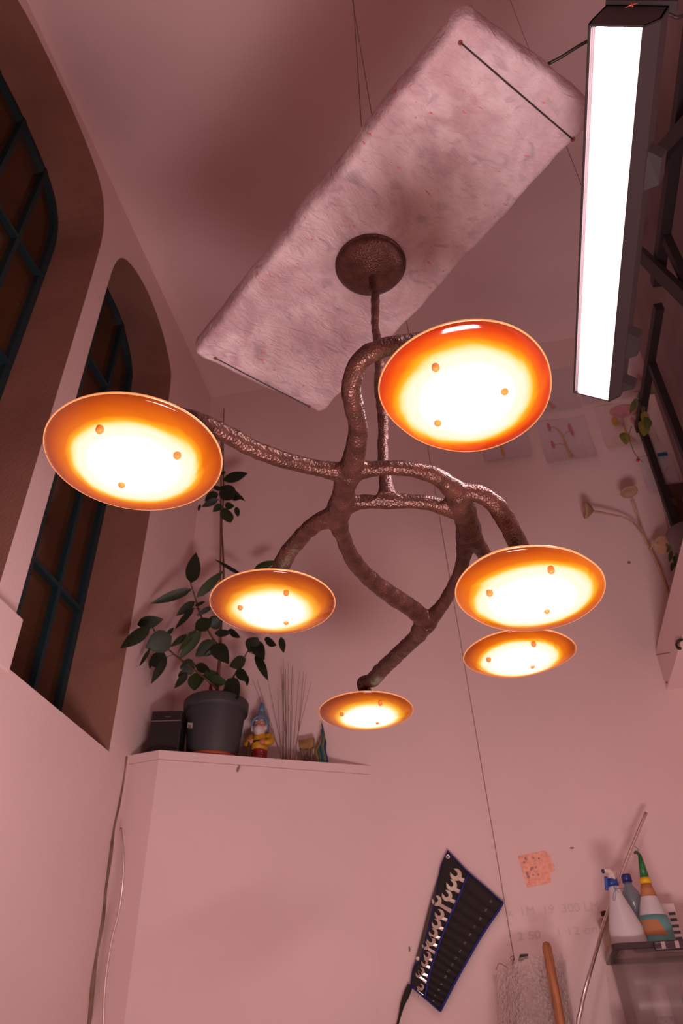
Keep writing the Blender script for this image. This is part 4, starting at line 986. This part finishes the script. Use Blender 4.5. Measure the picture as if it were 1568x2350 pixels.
def along(pl_, f):
    Ls = [math.dist(a, b) for a, b in zip(pl_, pl_[1:])]; t = sum(Ls)*f
    for (a, b), l in zip(zip(pl_, pl_[1:]), Ls):
        if t <= l: return (a[0]+(b[0]-a[0])*t/l, a[1]+(b[1]-a[1])*t/l)
        t -= l
    return pl_[-1]
def inter(p, q, pl_):
    for a, b in zip(pl_, pl_[1:]):
        d1 = (q[0]-p[0], q[1]-p[1]); d2 = (b[0]-a[0], b[1]-a[1]); den = d1[0]*d2[1]-d1[1]*d2[0]
        if abs(den) < 1e-9: continue
        t = ((a[0]-p[0])*d2[1]-(a[1]-p[1])*d2[0])/den; u = ((a[0]-p[0])*d1[1]-(a[1]-p[1])*d1[0])/den
        if -.05 <= u <= 1.05 and t > 0: return (p[0]+d1[0]*t, p[1]+d1[1]*t)
    return q
eds = [(1000, 668)]; tops = [(690, 402)]
for i in range(14):
    a = ((neck[i][0]+neck[i+1][0])/2+12, (neck[i][1]+neck[i+1][1])/2+6); b = ((labs[i][0]+labs[i+1][0])/2, (labs[i][1]+labs[i+1][1])/2)
    tops.append(a); eds.append(inter(a, b, edge))
tops.append((295, 1525)); eds.append((432, 1650))
for i in range(15):
    bm = BM(); g_ = []
    for j in range(5):
        f = j/4; a = lerp(Vector(tops[i]), Vector(tops[i+1]), f); b = lerp(Vector(eds[i]), Vector(eds[i+1]), f); h = .002+.009*math.sin(math.pi*f)
        g_.append([bm.verts.new(K(*lerp(a, b, k/4), YW-h)) for k in range(5)])
    for j in range(4):
        for k in range(4): bm.faces.new((g_[j][k], g_[j+1][k], g_[j+1][k+1], g_[j][k+1]))
    pk = obj('pocket', bm, M['canvas'], tr_)
    lx, ly = labs[i]; dn = (Vector(eds[i])-Vector(tops[i])).normalized(); cr_ = Vector((-dn.y, dn.x))
    if cr_.y > 0: cr_ = -cr_
    wv = 11 if len(nums[i]) == 2 else 6
    cc = Vector((lx, ly)); p0 = K(*(cc-cr_*-wv+dn*9), YW-.0125); p1 = K(*(cc+cr_*wv+dn*9), YW-.0125)
    # digits read across the pocket
    upd = (K(*(cc-dn*10))-K(*cc)).normalized()
    a_, b_ = K(*(cc+cr_*wv+dn*8), YW-.0125), K(*(cc-cr_*wv+dn*8), YW-.0125)
    if (b_-a_).x < 0: a_, b_ = b_, a_
    text_mesh(nums[i], a_, b_, .0125, M['printw'], tr_, 'size_number', roll=upd)
bm = BM(); tube(bm, [K(165, 1415), K(130, 1500, YW-.005), K(95, 1590, YW-.01), K(70, 1690, YW-.01), K(40, 1800, YW-.005), K(0, 1900)], [.012, .014, .010, .006, .005, .004], 8, 4); obj('tie_strap', bm, M['canvas'], tr_)
bm = BM(); lathe(bm, K(502, 258, YW), K(502, 258, YW-.003), [(0, .010), (1, .010), (1, .005), (0, .005)], 14); obj('eyelet', bm, M['steel'], tr_)
bm = BM(); lathe(bm, K(230, 1175, YW-.008), K(230, 1175, YW-.010), [(0, .008), (1, .008), (1, .004), (0, .004)], 14); obj('eyelet', bm, M['steel'], tr_)
heads = [(575, 420, 50), (537, 515, 46), (495, 610, 44), (402, 655, 42), (428, 778, 40), (400, 865, 40), (372, 948, 38), (352, 1018, 36), (303, 1060, 30), (318, 1150, 31), (295, 1215, 29), (263, 1290, 27), (238, 1318, 24), (263, 1432, 24), (222, 1452, 20)]
ordn = ['largest open end wrench, top pocket of the tool roll', 'large open end wrench just below the topmost one', 'large open end wrench between the second one and the one touching the flap', 'long shanked wrench whose head slips under the folded flap, upper one', 'wrench right below the upper one that slips under the flap', 'wrench in the middle of the roll, above three heads like it', 'middle wrench with its jaws at the blue flap edge, pocket 14', 'wrench just above the lower one that slips under the flap', 'thin shanked wrench whose head slips under the folded flap, lower one', 'wrench just below the lower one that slips under the flap', 'small wrench between pocket marks 11 and 9', 'bright small wrench overlapping a duller one', 'dull small wrench half behind the bright small one', 'small reddish wrench, last but one at the bottom of the roll', 'smallest open end wrench, bottom pocket of the tool roll']
for i, (hx, hy, hr) in enumerate(heads):
    hc = K(hx, hy, YW-.010); nk = K(*neck[i], YW-.010); ins = K(*lerp(Vector(neck[i]), Vector(labs[i]), .10), YW-.002)
    ax = (hc-nk).normalized(); sd = ax.cross(Vector((0, -1, 0))).normalized(); R_ = hr/3.92*4.0/F*.95
    if sd.z < 0: sd = -sd
    tilt = .26; hx_ = ax*math.cos(tilt)+sd*math.sin(tilt); hs = -ax*math.sin(tilt)+sd*math.cos(tilt); wv = R_*.40
    pts = []
    n_ = 9
    for k in range(n_):     # lower side from the shaft round to the jaw tip
        a = math.radians(lerp(200, 322, k/(n_-1))); pts.append(hc+hx_*math.cos(a)*R_+hs*math.sin(a)*R_)
    pts += [hc+hx_*R_*.95-hs*R_*.42, hc+hx_*R_*.1-hs*R_*.42, hc-hx_*R_*.22-hs*R_*.2, hc-hx_*R_*.22+hs*R_*.2, hc+hx_*R_*.1+hs*R_*.42, hc+hx_*R_*.95+hs*R_*.42]
    for k in range(n_):
        a = math.radians(lerp(38, 160, k/(n_-1))); pts.append(hc+hx_*math.cos(a)*R_+hs*math.sin(a)*R_)
    off_ = ins-hc; 
    pts += [ins+sd*wv, ins-sd*wv]
    bm = BM(); prism(bm, pts, (0, .004, 0))
    o = obj('wrench', bm, M['chrome'], smooth=False); tag(o, ordn[i], 'wrench')

# ---------------- bent tubes
bm = BM()
TP = [(1483, 1865, 3.88), (1450, 1945, 3.86), (1425, 2010, 3.84), (1402, 2075, 3.80), (1388, 2115, 3.76), (1372, 2170, 3.70), (1352, 2240, 3.62), (1340, 2285, 3.60), (1333, 2320, 3.58), (1328, 2360, 3.57)]
pts = [at(x, y, 1, Y) for x, y, Y in TP]; e_ = pts[-1]; pts += [Vector((e_.x-.004*k, 3.57, e_.z*(1-k/8))) for k in range(1, 9)]
tube(bm, pts, .0078, 10, 5); o = obj('metal_tube', bm, M['steel']); tag(o, 'long bent silver metal tube leaning beside the spray bottles', 'tube')
bm = BM()
TP = [(277, 1900, 3.50), (281, 1940, 3.50), (283, 1985, 3.50), (280, 2040, 3.50), (272, 2095, 3.50), (258, 2150, 3.50), (247, 2210, 3.50), (240, 2270, 3.50), (237, 2350, 3.50), (236, 2450, 3.50)]
pts = [at(x, y, 1, 3.42) for x, y, Y in TP]; e_ = pts[-1]; pts += [Vector((e_.x-.001*k, 3.42, e_.z*(1-k/8))) for k in range(1, 9)]
for p in pts: p.x = max(p.x, XL+.012)
tube(bm, pts, .0062, 10, 5); o = obj('metal_rod', bm, M['steel']); tag(o, 'thin bent shiny rod standing in the left corner below the ledge', 'rod')
# ---------------- broom stick
a, b = at(1253, 2160, 1, 3.62), at(1289, 2360, 1, 3.59); d = (a-b).normalized(); foot_ = b-d*((b.z-.012)/d.z)
bm = BM(); L_ = (a-foot_).length
lathe(bm, foot_, a, [(0, 0), (0, .0185), (.5, .0185), (.988, .018), (.996, .013), (1, 0)], 16); o = obj('broom_stick', bm, M['wood']); tag(o, 'round topped wooden broom stick in front of the bubble wrap', 'stick')

# ---------------- bubble wrap roll
bw = bpy.data.materials.new('bubble_wrap'); bw.use_nodes = True; nt = bw.node_tree; N = nt.nodes; L = nt.links
pb = N['Principled BSDF']; pb.inputs['Base Color'].default_value = (.85, .66, .62, 1); pb.inputs['Roughness'].default_value = .06; pb.inputs['Alpha'].default_value = .38; pb.inputs['Coat Weight'].default_value = 1
tc = N.new('ShaderNodeTexCoord'); vo = N.new('ShaderNodeTexVoronoi'); vo.inputs['Scale'].default_value = 85; L.new(tc.outputs['Object'], vo.inputs['Vector'])
nz_ = N.new('ShaderNodeTexNoise'); nz_.inputs['Scale'].default_value = 14; L.new(tc.outputs['Object'], nz_.inputs['Vector'])
ad = N.new('ShaderNodeMath'); L.new(vo.outputs['Distance'], ad.inputs[0]); L.new(nz_.outputs['Fac'], ad.inputs[1]); bp = N.new('ShaderNodeBump'); bp.inputs['Distance'].default_value = .02; L.new(ad.outputs[0], bp.inputs['Height']); L.new(bp.outputs[0], pb.inputs['Normal'])
t = thing('bubble_wrap_roll', 'crumpled roll of clear bubble wrap standing against the back wall', 'packaging', W(.02, 3.83, -CZ))
for q, (rr_, ht, cx) in enumerate(((.150, .475, .018), (.125, .495, .035))):
    bm = BM(); rings = []; n = 48; base = W(cx, 3.80, -CZ)
    for j in range(17):
        f = j/16; z = f*(ht+CZ)
        ring = []
        for k in range(n):
            a_ = 2*math.pi*k/n; r = rr_*(1+.035*math.sin(3*a_+j*.4+q)+.03*math.sin(7*a_-j*.7)+.02*math.sin(11*a_+j*2))
            ring.append(bm.verts.new(base+Vector((math.cos(a_)*r, math.sin(a_)*r, z+(.006*math.sin(3*a_+q) if j == 16 else 0)+(.02*math.cos(a_) if j == 16 else 0)))))
        rings.append(ring)
    for a_, b_ in zip(rings, rings[1:]):
        for k in range(n): bm.faces.new((a_[k], a_[(k+1) % n], b_[(k+1) % n], b_[k]))
    obj('wrap_layer', bm, bw, t)

# ---------------- cabinet, plastic tub and bottles at the lower right
TZ = .51
bm = BM(); box(bm, (.33, 3.52, 0), (1.35, 3.985, .175+CZ)); bevel(bm, .004); o = obj('cabinet', bm, mat('grey_cabinet', (.30, .24, .23), .6), smooth=False); tag(o, 'plain low cabinet under the plastic tub, just below the picture', 'cabinet')
tubm = bpy.data.materials.new('smoky_plastic'); tubm.use_nodes = True; b_ = tubm.node_tree.nodes['Principled BSDF']
b_.inputs['Base Color'].default_value = (.46, .34, .33, 1); b_.inputs['Roughness'].default_value = .3; b_.inputs['Alpha'].default_value = .34
tt = thing('storage_tub', 'smoky clear plastic storage tub with a dark rim at the lower right', 'tub', W(.62, 3.74, .18))
TX0, TX1, TY0, TY1 = .355, 1.15, 3.55, 3.97
bm = BM()
lo = [(TX0+.03, TY0+.03), (TX1-.03, TY0+.03), (TX1-.03, TY1-.03), (TX0+.03, TY1-.03)]; hi = [(TX0+.01, TY0+.01), (TX1-.01, TY0+.01), (TX1-.01, TY1-.01), (TX0+.01, TY1-.01)]
def rr4(cs, r, z, k=4):
    out = []; n = 4
    for i in range(n):
        p = Vector(cs[i]); a = Vector(cs[i-1]); b = Vector(cs[(i+1) % n]); u = (a-p).normalized(); v = (b-p).normalized(); s_, e_ = p+u*r, p+v*r
        for j in range(k+1):
            t_ = j/k; q = s_*(1-t_)**2+p*2*t_*(1-t_)+e_*t_*t_; out.append(W(q.x, q.y, z))
    return out
ra = [bm.verts.new(p) for p in rr4(lo, .03, .182)]; rb = [bm.verts.new(p) for p in rr4(hi, .035, TZ-.012)]
bm.faces.new(ra)
for i in range(len(ra)): bm.faces.new((ra[i], ra[(i+1) % len(ra)], rb[(i+1) % len(ra)], rb[i]))
bmesh.ops.solidify(bm, geom=bm.faces[:], thickness=.002)
obj('tub_body', bm, tubm, tt)
bm = BM(); ou = rr4([(TX0-.008, TY0-.008), (TX1+.008, TY0-.008), (TX1+.008, TY1+.008), (TX0-.008, TY1+.008)], .04, TZ-.02); inn = rr4([(TX0+.02, TY0+.02), (TX1-.02, TY0+.02), (TX1-.02, TY1-.02), (TX0+.02, TY1-.02)], .03, TZ-.02)
A1 = [bm.verts.new(p) for p in ou]; A2 = [bm.verts.new(p+Vector((0, 0, .02))) for p in ou]; B1 = [bm.verts.new(p) for p in inn]; B2 = [bm.verts.new(p+Vector((0, 0, .02))) for p in inn]; n = len(A1)
for i in range(n):
    j = (i+1) % n; bm.faces.new((A1[i], A1[j], A2[j], A2[i])); bm.faces.new((A2[i], A2[j], B2[j], B2[i])); bm.faces.new((A1[i], A1[j], B1[j], B1[i])); bm.faces.new((B1[i], B1[j], B2[j], B2[i]))
obj('tub_rim', bm, mat('dark_tub_rim', (.035, .018, .02), .3), tt, smooth=False)
bm = BM(); prism(bm, [p+Vector((0, 0, -.002)) for p in rr4([(TX0+.02, TY0+.02), (TX1-.02, TY0+.02), (TX1-.02, TY1-.02), (TX0+.02, TY1-.02)], .03, TZ-.006)], (0, 0, .004)); obj('lid', bm, tubm, tt, smooth=False)
bm = BM(); box(bm, W(.50, TY0-.030, TZ-.034), W(.62, TY0-.006, TZ-.004)); bevel(bm, .004); obj('latch', bm, mat('dark_latch', (.04, .02, .022), .3), tt)
for xx in (.525, .575):
    bm = BM(); box(bm, W(xx, TY0-.032, TZ-.03), W(xx+.015, TY0-.029, TZ-.006)); obj('latch_clip', bm, M['silver'], tt, smooth=False)
def bottle(name, label, cat, base, top, prof, m_, parts=(), sx=1, sy=1):
    """base, top 3D; prof (t, r); parts: (name, prof, material)"""
    t = thing(name, label, cat, base)
    bm = BM(); lathe(bm, base, top, prof, 28, sx, sy, Vector((1, 0, 0))); obj('body', bm, m_, t)
    for nm, pr_, mm in parts:
        bm = BM(); lathe(bm, base, top, pr_, 28, sx, sy, Vector((1, 0, 0))); obj(nm, bm, mm, t)
    return t
def bz(x, y, Y): p = at(x, y, 1, Y); p.z = TZ+CZ+.0005; return p
# white spray bottle
Y1 = 3.655; b0 = bz(1446, 2162, Y1); t0 = at(1407, 2030, 1, Y1-.01)
wp = mat('translucent_white_plastic', (.56, .50, .50), .4, var=.06, vscale=10)
t = bottle('spray_bottle', 'white spray bottle with blue collar and trigger on the tub', 'bottle', b0, t0, [(0, 0), (0, .066), (.05, .070), (.3, .066), (.55, .048), (.8, .028), (.95, .021), (1, .019), (1, 0)], wp,
  [('collar', [(.97, 0), (.97, .023), (1.10, .023), (1.10, 0)], mat('blue_plastic', (.01, .05, .28), .4)), ('bottom_tint', [(.0, .0), (.0, .0672), (.035, .0702), (.035, 0)], mat('teal_liquid', (.12, .28, .27), .4))], 1, .7)
hd = at(1402, 2010, 1, Y1-.01); nz0 = at(1384, 2000, 1, Y1-.03)
bm = BM(); tube(bm, [t0+Vector((0, 0, .02)), hd+Vector((.004, 0, 0)), at(1400, 2001, 1, Y1-.01), at(1392, 1998, 1, Y1-.02), at(1387, 1999, 1, Y1-.03)], [.020, .018, .014, .011, .009], 10, 3)
tube(bm, [at(1406, 2004, 1, Y1), at(1414, 2006, 1, Y1+.01)], [.014, .006], 8); obj('spray_head', bm, mat('white_pump', (.66, .52, .47), .45), t)
bm = BM(); tube(bm, [at(1386, 1999, 1, Y1-.03), at(1382, 2000, 1, Y1-.032)], [.009, .008], 10); obj('nozzle', bm, mat('navy_nozzle', (.02, .03, .10), .4), t)
bm = BM(); beam(bm, at(1391, 2012, 1, Y1-.03), at(1393, 2043, 1, Y1-.035), .014, .012); bevel(bm, .003); obj('trigger', bm, mat('blue_trigger', (.01, .05, .28), .4), t)
bm = BM(); S_ = lambda x, y, d=0: at(x, y, 1, Y1-.05-d)
tube(bm, [S_(1405, 2012), S_(1410, 2035), S_(1414, 2040), S_(1420, 2039), S_(1434, 2038)], .0009, 5, 4)
tube(bm, [S_(1414, 2040), S_(1409, 2050), S_(1408, 2064), S_(1411, 2066), S_(1414, 2056), S_(1414, 2041), S_(1421, 2049)], .0009, 5, 4)
tube(bm, [S_(1408, 2035), S_(1414, 2041), S_(1417, 2020), S_(1411, 2008)], .0009, 5, 4)
o = obj('thin_cord', bm, mat('blue_cord', (.05, .05, .20), .6), smooth=False); tag(o, 'thin blue cord knotted round the neck of the white spray bottle', 'cord')
# clear blue bottle
Y2 = 3.79; b0 = bz(1478, 2160, Y2); t0 = at(1440, 2022, 1, Y2)
gl = bpy.data.materials.new('clear_blue_plastic'); gl.use_nodes = True; b_ = gl.node_tree.nodes['Principled BSDF']; b_.inputs['Base Color'].default_value = (.20, .26, .30, 1); b_.inputs['Roughness'].default_value = .08; b_.inputs['Alpha'].default_value = .72
bottle('water_bottle', 'clear bluish bottle with a navy cap between the two spray bottles', 'bottle', b0, t0, [(0, 0), (0, .046), (.05, .050), (.5, .049), (.72, .047), (.82, .036), (.93, .018), (1, .015), (1, 0)], gl,
  [('cap', [(.98, 0), (.98, .021), (1.08, .021), (1.10, .018), (1.10, 0)], mat('navy_cap', (.02, .02, .16), .35))])
# green topped bottle with orange patches
Y3 = 3.68; b0 = bz(1511, 2158, Y3); t0 = at(1482, 2024, 1, Y3)
t = bottle('detergent_bottle', 'turquoise and white bottle with orange label, yellow ring and green nozzle', 'bottle', b0, t0, [(0, 0), (0, .062), (.05, .066), (.3, .063), (.6, .045), (.85, .026), (1, .018), (1, 0)], wp,
  [('turquoise_sleeve', [(0, 0), (0, .0628), (.05, .0668), (.3, .0638), (.46, .0552), (.46, 0)], mat('turquoise_label', (.11, .29, .28), .5)),
   ('orange_band', [(.76, 0), (.76, .0335), (.97, .0205), (.97, 0)], mat('orange_paper', (.42, .16, .055), .6)),
   ('yellow_ring', [(.97, 0), (.97, .023), (1.07, .021), (1.07, 0)], mat('yellow_ring', (.75, .42, .0), .5)),
   ('green_nozzle', [(1.07, 0), (1.07, .018), (1.27, .013), (1.45, .007), (1.45, 0)], mat('green_nozzle', (.012, .14, .03), .35))], 1, .75)
dd = (t0-b0)
bm = BM(); g_ = []
for i in range(5):
    f = lerp(.14, .38, i/4); R_ = lerp(.0665, .060, i/4)+.0012; row = []
    for j in range(7):
        an = math.radians(lerp(-172, -58-i*6, j/6)); ax = dd.normalized(); u_ = (Vector((1, 0, 0))-ax*ax.x).normalized(); v_ = ax.cross(u_)
        if v_.y < 0: v_ = -v_
        row.append(bm.verts.new(b0+dd*f+u_*math.cos(an)*R_+v_*math.sin(an)*R_*.76))
    g_.append(row)
for i in range(4):
    for j in range(6): bm.faces.new((g_[i][j], g_[i][j+1], g_[i+1][j+1], g_[i+1][j]))
obj('orange_label', bm, mat('orange_label', (.40, .15, .055), .6), t)
tpn = t0+dd*.45
bm = BM(); tube(bm, [tpn, tpn+Vector((-.012, 0, .012)), tpn+Vector((-.02, 0, .006))], [.006, .006, .004], 8, 3); tube(bm, [tpn+Vector((-.005, 0, .012)), tpn+Vector((.0, 0, .022)), tpn+Vector((-.012, 0, .034))], .0012, 5, 3); obj('nozzle_tip', bm, mat('dark_green_tip', (.02, .05, .04), .4), t)
# beige can behind
Y4 = 3.88; b0 = bz(1413, 2182, Y4); t0 = at(1388, 2103, 1, Y4)
bottle('spray_can', 'beige spray can with a dark red cap at the left end of the tub', 'can', b0, t0, [(0, 0), (0, .035), (.02, .036), (.92, .036), (1, .020), (1, 0)], mat('beige_can', (.50, .34, .25), .35, metal=.3, var=.2, vscale=10),
  [('cap', [(1.0, 0), (1.0, .014), (1.13, .013), (1.13, 0)], mat('dark_red_cap', (.07, .01, .01), .4))])
# striped paper packet behind the detergent bottle
b0 = bz(1545, 2160, 3.85); t0 = at(1521, 2075, 1, 3.87)
t = thing('paper_packet', 'pale paper packet with dark print behind the detergent bottle', 'packet', b0)
bm = BM(); prism(bm, [b0+Vector((-.04, -.01, 0)), b0+Vector((.045, -.01, 0)), b0+Vector((.045, .02, 0)), b0+Vector((-.04, .02, 0))], t0-b0); bevel(bm, .003); obj('packet_body', bm, M['white'], t)
bm = BM(); dv = (t0-b0)
for k in range(6):
    f = .1+k*.13; prism(bm, [b0+dv*f+Vector((.012, -.0115, 0)), b0+dv*f+Vector((.040, -.0115, 0)), b0+dv*(f+.06)+Vector((.040, -.0115, 0)), b0+dv*(f+.06)+Vector((.012, -.0115, 0))], (0, .001, 0))
obj('print', bm, M['blackpl'], t, smooth=False)
# things inside the tub
def cz(x, Y): return W(x, Y, .186)
bottle('aerosol_can', 'pale printed aerosol can inside the tub, left one', 'can', cz(.50, 3.68), cz(.50, 3.68)+Vector((0, 0, .20)), [(0, 0), (0, .034), (.93, .034), (1, .02), (1, 0)], mat('pale_can', (.42, .31, .30), .4),
  [('label_print', [(.15, 0), (.15, .0345), (.45, .0345), (.45, 0)], mat('can_print', (.22, .16, .2), .5, vcol=(.42, .3, .3), vscale=60))])
bottle('lotion_bottle', 'dark bottle with a peach cap inside the tub, right one', 'bottle', cz(.615, 3.70), cz(.615, 3.70)+Vector((0, 0, .165)), [(0, 0), (0, .036), (.9, .036), (1, .026), (1, 0)], mat('dark_bottle', (.07, .045, .05), .4),
  [('cap', [(1.0, 0), (1.0, .026), (1.28, .026), (1.28, 0)], mat('peach_cap', (.55, .30, .22), .5))])
bm = BM(); c = W(.56, 3.60, .222); lathe(bm, c, c+Vector((.30, .05, 0)), [(0, 0), (0, .030), (.02, .031), (1, .030), (1, 0)], 24); o = obj('paper_roll', bm, mat('white_tube', (.70, .52, .46), .6)); tag(o, 'white tube lying at the bottom of the tub', 'tube')
